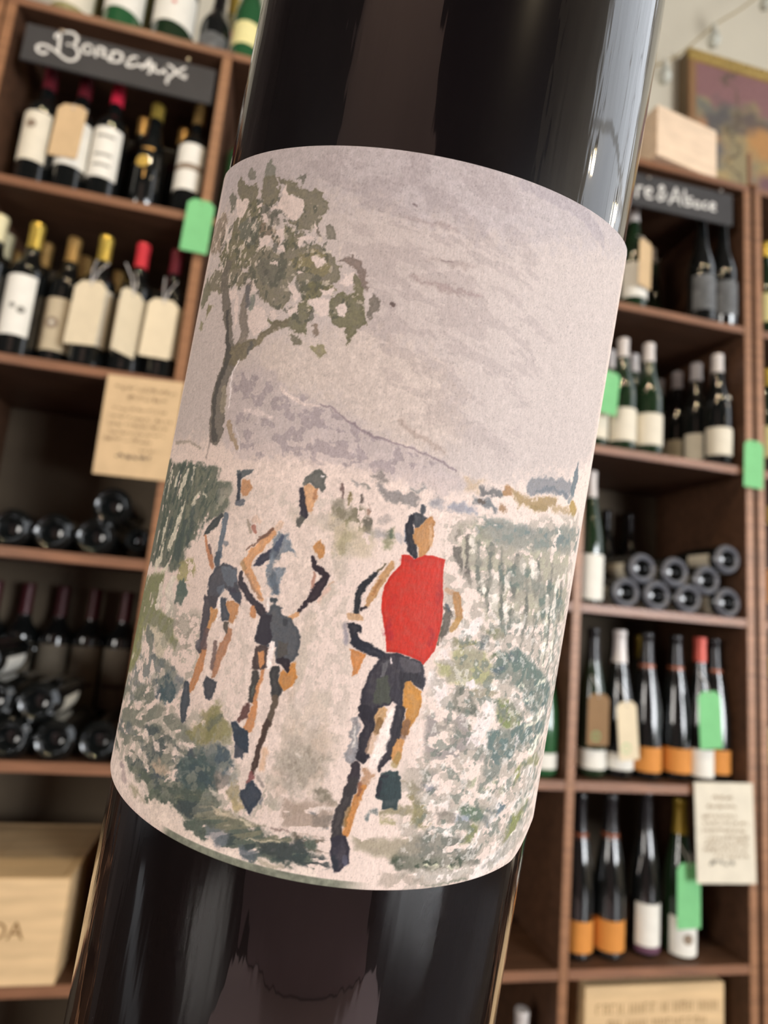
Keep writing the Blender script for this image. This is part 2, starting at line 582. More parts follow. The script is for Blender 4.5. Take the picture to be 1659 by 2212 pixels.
BORDEAUX = [[(-0.5907, 2.6917), (-0.5905, 2.6794), (-0.5892, 2.664), (-0.5885, 2.6508), (-0.5873, 2.6378)], [(-0.5991, 2.6778), (-0.599, 2.6846), (-0.5932, 2.6909), (-0.5833, 2.6963), (-0.5731, 2.7), (-0.5631, 2.6993), (-0.5559, 2.6937), (-0.5535, 2.6842), (-0.5564, 2.6743), (-0.5645, 2.6684), (-0.5716, 2.6678)], [(-0.5645, 2.6684), (-0.5551, 2.6657), (-0.5485, 2.6587), (-0.5451, 2.6486), (-0.5477, 2.6366), (-0.5547, 2.6295), (-0.5632, 2.6269), (-0.5726, 2.6294), (-0.5824, 2.6353), (-0.5924, 2.6418), (-0.604, 2.6478), (-0.6152, 2.6515), (-0.6257, 2.6504), (-0.6325, 2.6439), (-0.6319, 2.6352), (-0.6258, 2.63), (-0.6168, 2.6288), (-0.6108, 2.6351)], [(-0.5192, 2.6712), (-0.5194, 2.666), (-0.5216, 2.6613), (-0.5253, 2.6579), (-0.5297, 2.6565), (-0.5341, 2.6574), (-0.5375, 2.6604), (-0.5392, 2.665), (-0.539, 2.6701), (-0.5368, 2.6749), (-0.5332, 2.6783), (-0.5287, 2.6797), (-0.5243, 2.6788), (-0.5209, 2.6758), (-0.5192, 2.6712)], [(-0.5097, 2.6775), (-0.5089, 2.6664), (-0.509, 2.6551)], [(-0.5114, 2.6765), (-0.5012, 2.6813), (-0.4923, 2.6773), (-0.4936, 2.6678), (-0.503, 2.6637)], [(-0.5022, 2.664), (-0.4924, 2.6602), (-0.4813, 2.6591)], [(-0.4755, 2.6756), (-0.4754, 2.6632), (-0.4765, 2.652)], [(-0.479, 2.6745), (-0.4679, 2.6802), (-0.4564, 2.6781), (-0.4522, 2.668), (-0.4569, 2.6563), (-0.4674, 2.6525), (-0.4804, 2.6537)], [(-0.4218, 2.6783), (-0.4311, 2.6767), (-0.4373, 2.6684), (-0.4352, 2.6613), (-0.4261, 2.6641)], [(-0.4261, 2.6641), (-0.4372, 2.6607), (-0.4417, 2.6555), (-0.4387, 2.6499), (-0.4295, 2.6514), (-0.4181, 2.66), (-0.4106, 2.6597)], [(-0.4077, 2.6541), (-0.4008, 2.6653), (-0.3934, 2.6805), (-0.3888, 2.6663), (-0.3873, 2.6499), (-0.3904, 2.6451)], [(-0.4021, 2.6597), (-0.3932, 2.6644), (-0.3851, 2.6674)], [(-0.3813, 2.6711), (-0.3816, 2.6607), (-0.3756, 2.6534), (-0.366, 2.6537), (-0.3578, 2.664), (-0.3561, 2.6749)], [(-0.3565, 2.6748), (-0.3564, 2.6618), (-0.3535, 2.6535)], [(-0.3502, 2.6793), (-0.3422, 2.6764), (-0.3309, 2.6655), (-0.3212, 2.6579), (-0.3099, 2.6548)], [(-0.3137, 2.6824), (-0.3252, 2.6711), (-0.3365, 2.6586), (-0.3455, 2.6455), (-0.3493, 2.6341), (-0.3477, 2.6307)], [(-0.3191, 2.6586), (-0.3087, 2.6617)]]
ALSACE = [[(0.8065, 2.6768), (0.8056, 2.6479), (0.8054, 2.6318), (0.8257, 2.6314)], [(0.8506, 2.6483), (0.849, 2.6416), (0.8445, 2.6365), (0.8388, 2.6351), (0.8341, 2.6379), (0.8321, 2.6437), (0.8337, 2.6504), (0.8382, 2.6555), (0.8439, 2.6569), (0.8487, 2.6541), (0.8506, 2.6483)], [(0.8626, 2.6584), (0.8621, 2.635)], [(0.8787, 2.6625), (0.878, 2.6334)], [(0.8623, 2.6692), (0.8627, 2.6686)], [(0.8985, 2.6674), (0.8972, 2.6489), (0.8957, 2.6342)], [(0.898, 2.66), (0.9058, 2.6692), (0.9131, 2.6692)], [(0.9244, 2.6538), (0.9389, 2.6592), (0.9413, 2.6689), (0.9331, 2.6723), (0.9241, 2.6646), (0.9226, 2.6498), (0.9301, 2.6389), (0.9447, 2.6425)], [(0.9833, 2.6482), (0.97, 2.6669), (0.9661, 2.6805), (0.9742, 2.688), (0.9802, 2.6821), (0.97, 2.6669), (0.9611, 2.6501), (0.9668, 2.6406), (0.9778, 2.6469), (0.9867, 2.6673)], [(0.9982, 2.6391), (1.0072, 2.6613), (1.0181, 2.6915), (1.0258, 2.6732), (1.0328, 2.6438)], [(1.0055, 2.6536), (1.0315, 2.6599)], [(1.0463, 2.6911), (1.0465, 2.6672), (1.0485, 2.6457)], [(1.069, 2.6746), (1.0578, 2.67), (1.0578, 2.6619), (1.068, 2.6585), (1.0666, 2.6493), (1.0542, 2.6453)], [(1.0953, 2.6588), (1.0936, 2.6528), (1.0891, 2.6482), (1.0834, 2.6469), (1.0789, 2.6493), (1.0771, 2.6544), (1.0788, 2.6605), (1.0833, 2.665), (1.089, 2.6664), (1.0935, 2.664), (1.0953, 2.6588), (1.0961, 2.648)], [(1.1166, 2.6713), (1.1071, 2.6653), (1.1052, 2.6538), (1.1128, 2.6501), (1.1205, 2.6549)], [(1.13, 2.6598), (1.1434, 2.663), (1.1434, 2.6722), (1.135, 2.6739), (1.1281, 2.663), (1.1319, 2.651), (1.1454, 2.6505)]]

sign('black chalkboard sign lettered Bordeaux over the top left compartment', -.663, -.243, 2.603, 2.698, BORDEAUX, 1.344, [(-.588, 2.694), (-.308, 2.703)])
sign('black chalkboard sign ending in Alsace over the top right compartment', .800, 1.204, 2.608, 2.708, ALSACE, 1.344, [(.93, 2.70), (1.16, 2.715)], .02)

# ------------------------------------------------------------------ standing bottles, left block
B, U, FL = 'bordeaux', 'burgundy', 'flute'
S1, S2, S3, S4, S5, S6 = ZS[1:]
G1 = 'bottles under the Bordeaux sign'
H = .325
t = bottle(B, H, .0365, GLASSK, WINEF, .055, [(.065, .190, 1.25, PAPC, 'label')], 'dark bottle with cream label and dark crest, leftmost under the Bordeaux sign', (-.620, 1.412, S1), group=G1, turn=-.35)
disc_print(t, .0365, -.008, .155, .011, TAUPE, 'crest')
t = bottle(B, H, .0365, GLASSK, WINEF, .055, [(.072, .190, 1.35, PAPW, 'label')], 'dark bottle with white label mostly covered by a kraft tag under the Bordeaux sign', (-.542, 1.412, S1), group=G1, turn=-.1)
t = bottle(B, H, .0365, GLASSK, PINKF, .055, [(.058, .188, 1.3, PAPW, 'label')], 'dark bottle with bright crimson capsule and white label under the Bordeaux sign', (-.468, 1.410, S1), group=G1, turn=-.25)
for z in (.160, .112, .085):
    part(('pr', z), 'print', lambda: sleeve(.0365, z, z + .006, .55, .0007), GREYP, t)
t = bottle(FL, .300, .033, GLASSK, GOLD, .042, [], 'slim black bottle with gold capsule and round gold seal', (-.374, 1.412, S1), group=G1)
disc_print(t, .033, -.008, .125, .0155, SEAL, 'seal')
part(('goldbar', 1), 'print', lambda: sleeve(.0325, .158, .163, .42, .0009), GOLDD, t)
part(('goldbar', 2), 'print', lambda: sleeve(.033, .082, .104, .07, .0009), GOLDD, t)
t = bottle(B, H, .0365, GLASSK, GOLDD, .055, [(.075, .198, 1.15, PAPW, 'label')], 'dark bottle with bronze capsule and white label crossed by a brown band', (-.276, 1.414, S1), group=G1, turn=-.3)
o = part(('brownband', 1), 'print', lambda: sleeve(.0365, .128, .144, 1.1, .0007), TAUPE, t)
o.rotation_euler = (0, 0, -.3)
bottle(B, H, .035, GLASSK, GOLDD, .05, [], 'dark bottle with bronze capsule behind the gold seal bottle, to its left', (-.425, 1.50, S1), group=G1)
bottle(B, H, .035, GLASSK, GOLDD, .05, [], 'dark bottle with bronze capsule behind the gold seal bottle, to its right', (-.325, 1.505, S1), group=G1)
hang_tag('kraft swing tag tied on the second bottle under the Bordeaux sign', .066, .135, KRAFT, (-.546, 1.371, 2.540), yaw=-.12, roll=.03, string_to=[(.02, .028, .012), (-.004, .03, .02)], group='kraft swing tags')

# row on the second shelf
G2 = 'bottles on the second shelf of the left block'
H2 = .33
for x, y, foil, lab in (
        (-.657, 1.400, CREAMF, 'dark bottle with pale gold capsule cut by the left edge of the picture'),
        (-.672, 1.477, CREAMF, 'dark bottle with pale gold capsule behind the one at the left edge'),
        (-.679, 1.553, GOLDD, 'dark bottle with dull gold capsule, third back at the left edge'),
        (-.588, 1.484, GOLDD, 'dark bottle with dull gold capsule right behind the white label bottle'),
        (-.508, 1.515, GOLDD, 'dark bottle with dull gold capsule right behind the grape emblem bottle'),
        (-.440, 1.560, GOLDD, 'dark bottle with faint gold capsule deep behind the tagged gold bottle')):
    labs = [(.05, .190, 1.0, PAPB, 'label')] if y < 1.41 else []
    bottle(B, H2, .0365, GLASSK, foil, .062, labs, lab, (x, y, S2), group=G2, turn=-.9)
t = bottle(B, H2, .0375, GLASSK, GOLD, .062, [(.05, .190, 1.25, PAPW, 'label')], 'dark bottle with gold capsule and bright white label on the second shelf', (-.582, 1.404, S2), group=G2, turn=-.35)
disc_print(t, .0375, -.006, .116, .006, GREYP)
disc_print(t, .0375, .012, .108, .008, GREYP)
t = bottle(B, H2, .0365, GLASSK, GOLDD, .062, [(.04, .165, 1.2, PAPB, 'label')], 'dark bottle with beige label bearing a round dark grape emblem', (-.512, 1.436, S2), group=G2, turn=-.25)
disc_print(t, .0365, -.005, .104, .014, TAUPE)
disc_print(t, .037, -.005, .104, .005, PAPC, 'emblem_centre')
t = bottle(B, H2, .0375, GLASSK, GOLD, .062, [(.055, .190, 1.3, PAPC, 'label')], 'dark bottle with bright gold capsule behind a large kraft tag', (-.434, 1.402, S2), group=G2)
t = bottle(B, H2, .0375, GLASSK, REDF, .062, [(.055, .180, 1.3, PAPB, 'label')], 'dark bottle with red capsule and a twisted kraft tag', (-.352, 1.402, S2), group=G2, turn=-.4)
t = bottle(B, H2, .0365, GLASSK, WINEF, .062, [(.055, .180, 1.3, KRAFTL, 'label')], 'dark bottle with burgundy capsule beside the upright of the left block', (-.275, 1.404, S2), group=G2)
GT = 'kraft swing tags'
hang_tag('large kraft swing tag on the bright gold capsule bottle', .072, .150, KRAFTL, (-.437, 1.360, 2.113), yaw=-.25, roll=.03, string_to=[(-.014, .026, .066), (.014, .026, .060)], group=GT)
hang_tag('kraft swing tag turned edgeways on the red capsule bottle', .058, .150, KRAFTL, (-.345, 1.350, 2.102), yaw=.85, roll=.02, string_to=[(-.014, .026, .066), (.014, .026, .060)], group=GT)
hang_tag('kraft swing tag on the burgundy capsule bottle by the upright', .066, .140, KRAFTL, (-.281, 1.360, 2.100), yaw=-.05, roll=.03, string_to=[(-.014, .026, .066), (.014, .026, .060)], group=GT)

# lying bottles
G3 = 'bottles lying bottom-first on the third shelf'


def lying(x, y, z, label, group, r=.0395, h=.30, kind=B, lab=None, tw=0, glass=None):
    t = bottle(kind, h, r, glass or GLASSK, None, 0, [(.05, .15, 1.7, lab, 'label')] if lab else [], label, (x, y, z), (-math.pi / 2, tw, 0), group=group, turn=math.pi if lab else 0)
    return t


R3 = .0395
for x, z, lab in ((-.590, R3, 'bottle lying bottom-first, cut by the left edge of the third shelf'), (-.508, R3, 'bottle lying bottom-first, second from the left edge of the third shelf'),
                  (-.4275, R3, 'bottle lying bottom-first in the middle of the left third shelf'),
                  (-.345, R3, 'bottle lying bottom-first under the single stacked bottle'),
                  (-.262 + .0, R3 + .002, 'bottle lying bottom-first against the upright on the third shelf')):
    lying(x if x > -.28 or x < -.28 else x, 1.358 if x < -.3 else 1.375, S3 + z, lab, G3, r=R3 if x < -.3 else .0285)
lying(-.322, 1.362, S3 + .1085, 'single bottle lying on top of the row on the left third shelf', G3)
G4 = 'bottles lying bottom-first on the fourth shelf'
for x, z, y, lab, pm in ((-.604, .0395, 1.352, 'bottle lying bottom-first outside the left edge of the fourth shelf', PAPB),
                         (-.522, .0395, 1.352, 'bottle lying bottom-first, far left of the bottom layer on the fourth shelf', PAPB),
                         (-.4395, .0395, 1.355, 'bottle lying bottom-first, second of the bottom layer on the fourth shelf', PAPB),
                         (-.357, .0395, 1.353, 'bottle lying bottom-first, third of the bottom layer on the fourth shelf', PAPB),
                         (-.2745, .0395, 1.358, 'bottle lying bottom-first against the upright on the fourth shelf', PAPB),
                         (-.481, .110, 1.356, 'bottle lying at the left edge of the second layer on the fourth shelf', PAPC),
                         (-.3985, .110, 1.354, 'bottle lying bottom-first on top of two others on the fourth shelf', PAPC),
                         (-.523, .182, 1.360, 'bottle with bright white label on top of the fourth shelf stack', PAPW)):
    lying(x, y, S4 + z, lab, G4, lab=pm, h=.295)
G4b = 'tall bottles standing at the back of the fourth shelf'
for i, x in enumerate((-.633, -.5585, -.4765, -.3975, -.3205)):
    nm = ('outside the left edge', 'first in full view', 'second in full view', 'third in full view', 'beside the upright')[i]
    t = bottle(B, .340, .0385, GLASSK, DARKRF, .075, [(.05, .198, 1.15, PAPT, 'label')], 'dark bottle with deep red capsule standing behind the stack, ' + nm, (x, 1.684, S4), group=G4b)
    part(('tall', 'p'), 'print', lambda: sleeve(.0385, .10, .112, .8, .0008), INKD, t)

# bottles standing on top of the shelving
G0 = 'bottles standing on top of the shelving'
S0 = ZS[0]
bottle(U, .40, .047, GLASSO, GOLD, .05, [(.03, .24, 1.4, PAPC, 'label')], 'big bottle with cream label on top of the shelving at far left', (-.605, 1.412, S0), group=G0)
bottle(U, .40, .045, GLASSL, GOLD, .06, [(.052, .22, 1.35, PAPW, 'label')], 'large green bottle with white label above the letters Bor', (-.487, 1.405, S0), group=G0, turn=.1)
t = bottle(U, .42, .050, GLASSG, REDF, .06, [(.050, .24, 1.30, PAPW, 'label')], 'large dark green bottle with white label bearing a small red mark', (-.370, 1.408, S0), group=G0, turn=.1)
disc_print(t, .050, .005, .103, .005, PAPR, 'mark')
t = bottle(U, .22, .040, GLASSK, BLACKF, .05, [(.006, .075, 1.0, PAPG, 'label')], 'squat black bottle with grey mottled label on top of the shelving', (-.272, 1.425, S0), group=G0)
bottle(U, .32, .037, GLASSL, GOLD, .06, [(.050, .115, 1.3, PAPY, 'label')], 'bright green bottle with pale yellow label beside the big bottle', (-.190, 1.405, S0), group=G0)
bottle(B, .34, .038, GLASSO, GOLD, .06, [], 'clear olive bottle behind the cream label bottle on top of the shelving', (-.560, 1.500, S0), group=G0)
bottle(B, .34, .038, GLASSO, GOLD, .06, [], 'clear olive bottle seen between the two white label bottles on top', (-.440, 1.502, S0), group=G0)
bottle(B, .34, .038, GLASSO, GOLD, .06, [(.10, .20, 1.4, PAPR, 'label')], 'clear bottle with red label behind the mottled label bottle', (-.255, 1.530, S0), group=G0)
# bottles hidden next to the upright, seen in the slit beside the big bottle
bottle(B, H, .036, GLASSL, GOLDD, .055, [], 'green bottle just right of the left upright beside the big bottle', (-.165, 1.415, S1), group='bottles in the middle compartments')

# ------------------------------------------------------------------ right block
G5 = 'bottles under the Alsace sign'
t = bottle(U, .33, .039, GLASSG, WHITEF, .05, [(.036, .140, 1.3, PAPW, 'label')], 'dark bottle with white capsule and kraft tag beside the big bottle', (.929, 1.405, S1), group=G5)
t = bottle(U, .335, .036, GLASSK, None, 0, [(.036, .142, 1.35, PAPG, 'label')], 'black bottle with grey embossed label, left one of the two', (1.141, 1.392, S1), group=G5)
t = bottle(U, .335, .0355, GLASSK, None, 0, [(.032, .136, 1.35, PAPG, 'label')], 'black bottle with grey embossed label next to the right upright', (1.2105, 1.389, S1), group=G5)
t = bottle(U, .33, .036, GLASSG, TAUPE, .05, [(.03, .11, 1.2, PAPB, 'label')], 'dim bottle with brownish capsule deep under the Alsace sign', (1.095, 1.56, S1), group=G5)
hang_tag('tan swing tag on the white capsule bottle under the Alsace sign', .054, .140, KRAFT, (.938, 1.358, 2.520), yaw=.35, roll=.03, string_to=[(-.006, .03, .03), (.006, .034, .03)], group=GT)

G6 = 'bottles on the second shelf of the right block'
t = bottle(U, .325, .0375, GLASSG, WHITEF, .055, [(.028, .118, 1.4, PAPC, 'label')], 'green black bottle with white capsule and cream label next to the green tag', (.903, 1.400, S2), group=G6)
t = bottle(U, .325, .0375, GLASSG, WHITEF, .055, [(.028, .115, 1.4, PAPC, 'label')], 'green black bottle with white capsule and cream label, second from the big bottle', (.982, 1.400, S2), group=G6)
t = bottle(U, .325, .0365, GLASSG, WHITEF, .055, [(.028, .118, 1.4, PAPC, 'label')], 'bottle with white capsule partly behind the green tag', (.828, 1.412, S2), group=G6)
t = bottle(U, .325, .036, GLASSG, WHITEF, .055, [], 'white capsule bottle behind the front two on the right second shelf, left one', (.911, 1.478, S2), group=G6)
t = bottle(U, .325, .036, GLASSG, WHITEF, .055, [], 'white capsule bottle behind the front two on the right second shelf, right one', (.985, 1.476, S2), group=G6)
for x, y, nm in ((1.2015 - .004, 1.396, 'front one'), (1.1955 - .008, 1.468, 'second one'), (1.180, 1.541, 'third one'), (1.172, 1.614, 'hindmost')):
    t = bottle(U, .33, .036, GLASSK, WHITEF, .055, [(.030, .108, 1.3, PAPC, 'label')], 'dark bottle with white capsule in the file along the right upright, ' + nm, (x, y, S2), group=G6, turn=-.3)
    disc_print(t, .031, .012, .192, .010, PAPC, 'neck_medal')
hang_tag('green swing tag hanging beside the big bottle on the right', .052, .118, GREEN, (.842, 1.352, 2.117), yaw=.1, roll=.08, string_to=[(0, .03, .03)], group='green tags')

# third shelf right: one standing, eight lying
t = bottle(FL, .345, .0375, GLASSG, WHITEF, .07, [(.012, .125, 1.5, PAPW, 'label')], 'white labelled flute bottle standing left of the lying bottles', (.822, 1.405, S3), group='bottles on the third shelf of the right block')
for x, nm in ((1.045, 'left'), (1.125, 'right')):
    bottle(FL, .31, .034, GLASSK, BLACKF, .06, [], 'dim bottle standing at the back of the right third shelf, %s one' % nm, (x, 1.688, S3), group='bottles on the third shelf of the right block')
G7 = 'bottles lying bottom-first on the right third shelf'
LR = .0385
for x, z, y, nm in ((.915, .0385, 1.372, 'first in the bottom row'), (.999, .0385, 1.366, 'second in the bottom row'), (1.092, .0385, 1.368, 'third in the bottom row'), (1.2075, .0385, 1.366, 'last in the bottom row, by the upright'),
                    (.957, .1035, 1.368, 'left one of the second row'), (1.049, .1030, 1.364, 'middle one of the second row'), (1.150, .092, 1.372, 'slipped down in the second row'), (1.2075, .1525, 1.366, 'topmost, by the upright')):
    t = bottle(FL, .30, LR, GLASSK, None, 0, [(.03, .11, 1.9, PAPC, 'label')], 'bottle lying bottom-first with bright rim, ' + nm, (x, y, S3 + z), (-math.pi / 2, 0, 0), group=G7, turn=math.pi)
    part(('ring', LR), 'base_ring', lambda: lathe([(LR * .60, .0055), (LR * .64, .0022), (LR * .78, -.0009), (LR * .92, .0045), (LR * 1.004, .011)], 36), RINGG, t)
# fourth shelf right
G8 = 'tall slim bottles on the right fourth shelf'
t = bottle(FL, .355, .0375, GLASSG, BLACKF, .08, [(.022, .066, 1.5, PAPW, 'label')], 'slim bottle with white label behind the brown tag', (.848, 1.412, S4), group=G8)
t = bottle(FL, .355, .0375, GLASSK, WHITEF, .08, [(.022, .060, 1.5, PAPW, 'label')], 'slim bottle with grey capsule behind the cream tag', (.925, 1.415, S4), group=G8)
t = bottle(FL, .350, .036, GLASSK, BLACKF, .08, [], 'slim bottle set back behind the cream tag bottle', (.965, 1.490, S4), group=G8, band=(.262, COPF))
for x, nm in ((1.001, 'first from the left'), (1.087, 'middle one'), (1.2075, 'next to the upright')):
    y = {1.001: 1.412, 1.087: 1.414, 1.2075: 1.420}[x]
    bottle(FL, .355, .0375, GLASSK, BLACKF, .08, [(.020, .078, 1.5, PAPO, 'label')], 'slim black bottle with orange label on the fourth shelf, ' + nm, (x, y, S4), group=G8, band=(.264, COPF))
t = bottle(FL, .355, .032, GLASSK, ORREDF, .062, [(.014, .080, 1.4, PAPW, 'label')], 'slim bottle with orange red capsule behind the green tag', (1.1525 - .005, 1.400, S4), group=G8)
bottle(FL, .345, .034, GLASSG, OLIVEF, .06, [], 'greenish slim bottle deep behind the orange labels', (1.045, 1.500, S4), group=G8)
hang_tag('brown shaded swing tag at the left end of the right fourth shelf', .060, .120, mat('brown_card', rgb(138, 108, 76), .85, noise=.06, scale=30), (.838, 1.362, 1.297), yaw=.1, string_to=[(0, .03, .04)], group=GT, emboss=(-.006, -.098, .010))
hang_tag('cream swing tag with green stamp and cut lower corner', .058, .136, KRAFTL, (.909, 1.358, 1.283), yaw=.12, roll=-.10, string_to=[(0, .03, .04)], group=GT, emboss=(-.008, -.108, .011))
hang_tag('green swing tag on the red capsule bottle', .070, .138, GREEN, (1.135, 1.352, 1.322), yaw=.1, roll=-.06, string_to=[(.002, .03, .04)], group='green tags')
bottle(FL, .30, .0375, GLASSL, WHITEF, .05, [(.020, .055, 1.5, PAPW, 'label')], 'bright green bottle with low white label left of the divider', (.715, 1.405, S4), group='bottles in the middle compartments')
# fifth shelf right
G9 = 'slim bottles on the right fifth shelf'
for x, nm in ((.826, 'left one'), (.908, 'right one')):
    bottle(FL, .355, .0375, GLASSK, BLACKF, .085, [(.020, .086, 1.5, PAPO, 'label')], 'slim black bottle with orange label on the fifth shelf, ' + nm, (x, 1.410, S5), group=G9, band=(.258, COPF))
t = bottle(FL, .365, .0345, GLASSK, BLACKF, .085, [(.026, .118, 1.2, PAPW, 'label')], 'black bottle with tall white label over a purple band', (1.008, 1.415, S5), group=G9)
part(('purple', 1), 'label_band', lambda: sleeve(.0345, .012, .026, 1.2, .0006), PURP, t)
mesh_obj('tag_string', tube([(.022 * math.cos(a), .022 * math.sin(a), .222 + .012 * math.sin(a + 1.2)) for a in [k * math.pi / 8 for k in range(17)]], .0012, 6), STRING, t)
mesh_obj('tag_string', tube([(-.020, -.014, .226), (-.026, -.018, .200), (-.028, -.014, .18)], .0012, 6), STRING, t)
t = bottle(FL, .350, .0380, GLASSG, OLIVEF, .08, [(.006, .090, 1.25, PAPW, 'label')], 'bottle with olive gold capsule behind a long green tag', (1.102, 1.412, S5), group=G9)
disc_print(t, .038, -.004, .045, .012, TAUPE, 'print')
hang_tag('long green swing tag on the fifth shelf bottle', .066, .145, GREEN, (1.090, 1.364, .918), yaw=.05, roll=-.01, string_to=[(0, .03, .03), (.02, .02, .015)], group='green tags')
bottle(B, .30, .036, GLASSK, WHITEF, .06, [], 'bottle with white capsule on the lowest shelf beside the big bottle', (.699, 1.410, S6), group='bottles in the middle compartments')
# beyond the right upright
for x, z, pm, gl, nm in ((1.375, S1, PAPY, GLASSG, 'top'), (1.375, S2, PAPY, GLASSG, 'second'), (1.375, S3, PAPO, GLASSK, 'third'), (1.375, S4, PAPY, GLASSG, 'fourth')):
    bottle(U, .32, .040, gl, GOLD, .05, [(.05, .14, 1.4, pm, 'label')], 'bottle cut by the right edge of the picture on the %s shelf' % nm, (x, 1.41, z), group='bottles at the right edge')


# ------------------------------------------------------------------ papers and shelf tags
def scribble(rng, x0, x1, z, h, y, wd, amp):
    out = []
    x = x0
    while x < x1:
        n = rng.randint(3, 8)
        st = []
        for k in range(n * 2):
            st.append((x, z + amp * h * (rng.random() - .5)))
            x += wd * (.5 + rng.random())
            if x > x1:
                break
        if len(st) > 1:
            out.append(st)
        x += wd * 2.2
    return out


def paper(label, corners, m, rows, seed, y, thick=.0008):
    """hand-written note: corners (tl, tr, br, bl) as x, z"""
    t = thing('paper_note', label, 'note', (0, 0, 0), group='hand-written notes')
    bm = bmesh.new()
    N = 8
    g = []
    for j in range(N + 1):
        row = []
        for i in range(N + 1):
            a, b = i / N, j / N
            tl, tr, br, bl = corners
            x = (tl[0] * (1 - a) + tr[0] * a) * (1 - b) + (bl[0] * (1 - a) + br[0] * a) * b
            z = (tl[1] * (1 - a) + tr[1] * a) * (1 - b) + (bl[1] * (1 - a) + br[1] * a) * b
            row.append(bm.verts.new((x, y, z)))
        g.append(row)
    for j in range(N):
        for i in range(N):
            bm.faces.new((g[j][i], g[j + 1][i], g[j + 1][i + 1], g[j][i + 1]))
    r = bmesh.ops.extrude_face_region(bm, geom=bm.faces[:])
    bmesh.ops.translate(bm, vec=(0, thick, 0), verts=[v for v in r['geom'] if isinstance(v, bmesh.types.BMVert)])
    bmesh.ops.recalc_face_normals(bm, faces=bm.faces)
    mesh_obj('sheet', bm, m, t)
    rng = random.Random(seed)
    tl, tr, br, bl = corners
    bm1, bm2 = bmesh.new(), bmesh.new()
    for a0, a1, b, hh, dark in rows:
        for st in scribble(rng, a0, a1, 0, hh, y, .008, 1):
            pts = []
            for a, dz in st:
                x = (tl[0] * (1 - a) + tr[0] * a) * (1 - b) + (bl[0] * (1 - a) + br[0] * a) * b
                z = (tl[1] * (1 - a) + tr[1] * a) * (1 - b) + (bl[1] * (1 - a) + br[1] * a) * b + dz
                pts.append((x, z))
            ribbon([pts], .0016 if not dark else .0022, y, .0003, bm2 if dark else bm1)
    mesh_obj('handwriting', bm1, INK, t)
    mesh_obj('signature', bm2, INKD, t)
    return t


paper('kraft note with faded handwriting pinned to the left shelves beside the big bottle', ((-.366, 1.898), (-.208, 1.905), (-.212, 1.681), (-.364, 1.679)), KRAFT,
      [(.12, .92, .12, .012, 0), (.30, .80, .21, .012, 0), (.12, .85, .33, .008, 0), (.10, .38, .41, .009, 0), (.42, .62, .42, .009, 0), (.70, .92, .42, .009, 0), (.10, .88, .49, .008, 0), (.12, .85, .57, .008, 0), (.08, .70, .64, .009, 0), (.55, .80, .73, .006, 0), (.26, .72, .80, .013, 1)], 3, 1.339)
paper('pale note with faded handwriting pinned to the right shelves', ((1.083, 1.109), (1.247, 1.111), (1.2555, .882), (1.0925, .883)), PAPC,
      [(.30, .65, .15, .010, 0), (.2, .7, .24, .009, 0), (.12, .70, .34, .010, 0), (.12, .9, .41, .010, 0), (.12, .86, .48, .010, 0), (.14, .9, .55, .010, 0), (.14, .88, .61, .010, 0), (.12, .86, .67, .009, 0), (.3, .9, .73, .008, 0), (.22, .66, .80, .013, 1)], 9, 1.339)
hang_tag('bright green tag pinned to the left upright under the Bordeaux shelf', .060, .132, GREEN, (-.229, 1.338, 2.348), yaw=.0, roll=.02, group='green tags')
hang_tag('green tag pinned to the double upright at the right edge', .060, .130, GREEN, (1.262, 1.338, 1.987), yaw=.0, roll=.03, group='green tags')


# ------------------------------------------------------------------ wooden wine boxes
def crate(label, x0, x1, y0, y1, z0, z1, m, loc=None, yaw=0, lid=True, marks=None):
    """a box of separate boards; origin at its front left bottom corner"""
    t = thing('wine_crate', label, 'box', loc or (x0, y0, z0), (0, 0, yaw))
    w_, d_, h_ = x1 - x0, y1 - y0, z1 - z0
    mesh_obj('front_board', box((0, 0, 0), (w_, .011, h_), .001), m, t)
    mesh_obj('rear_board', box((0, d_ - .011, 0), (w_, d_, h_), .001), m, t)
    mesh_obj('end_board', box((0, .0112, 0), (.013, d_ - .0112, h_), .001), m, t)
    mesh_obj('end_board', box((w_ - .013, .0112, 0), (w_, d_ - .0112, h_), .001), m, t)
    mesh_obj('floor_board', box((.0132, .0112, .001), (w_ - .0132, d_ - .0112, .009), .001), m, t)
    if lid:
        for k in range(2):
            a = .0132 + (w_ - .0264) * k / 2
            mesh_obj('lid_board', box((a, .0112, h_ - .009), (a + (w_ - .0264) / 2 - .0008, d_ - .0112, h_ - .001), .0008), m, t)
    if marks:
        mesh_obj('brand_mark', marks, BURN, t)
    return t


def text_mesh(s, size, x, z, y, sx=1):
    cu = bpy.data.curves.new('t', 'FONT')
    cu.body = s
    cu.size = size
    cu.extrude = .0002
    o = bpy.data.objects.new('t', cu)
    COL.objects.link(o)
    dg = bpy.context.evaluated_depsgraph_get()
    me = bpy.data.meshes.new_from_object(o.evaluated_get(dg))
    bm = bmesh.new()
    bm.from_mesh(me)
    bpy.data.objects.remove(o)
    bpy.data.meshes.remove(me)
    bpy.data.curves.remove(cu)
    for v in bm.verts:
        v.co = Vector((x + v.co.x * sx, y - v.co.z, z + v.co.y))
    return bm


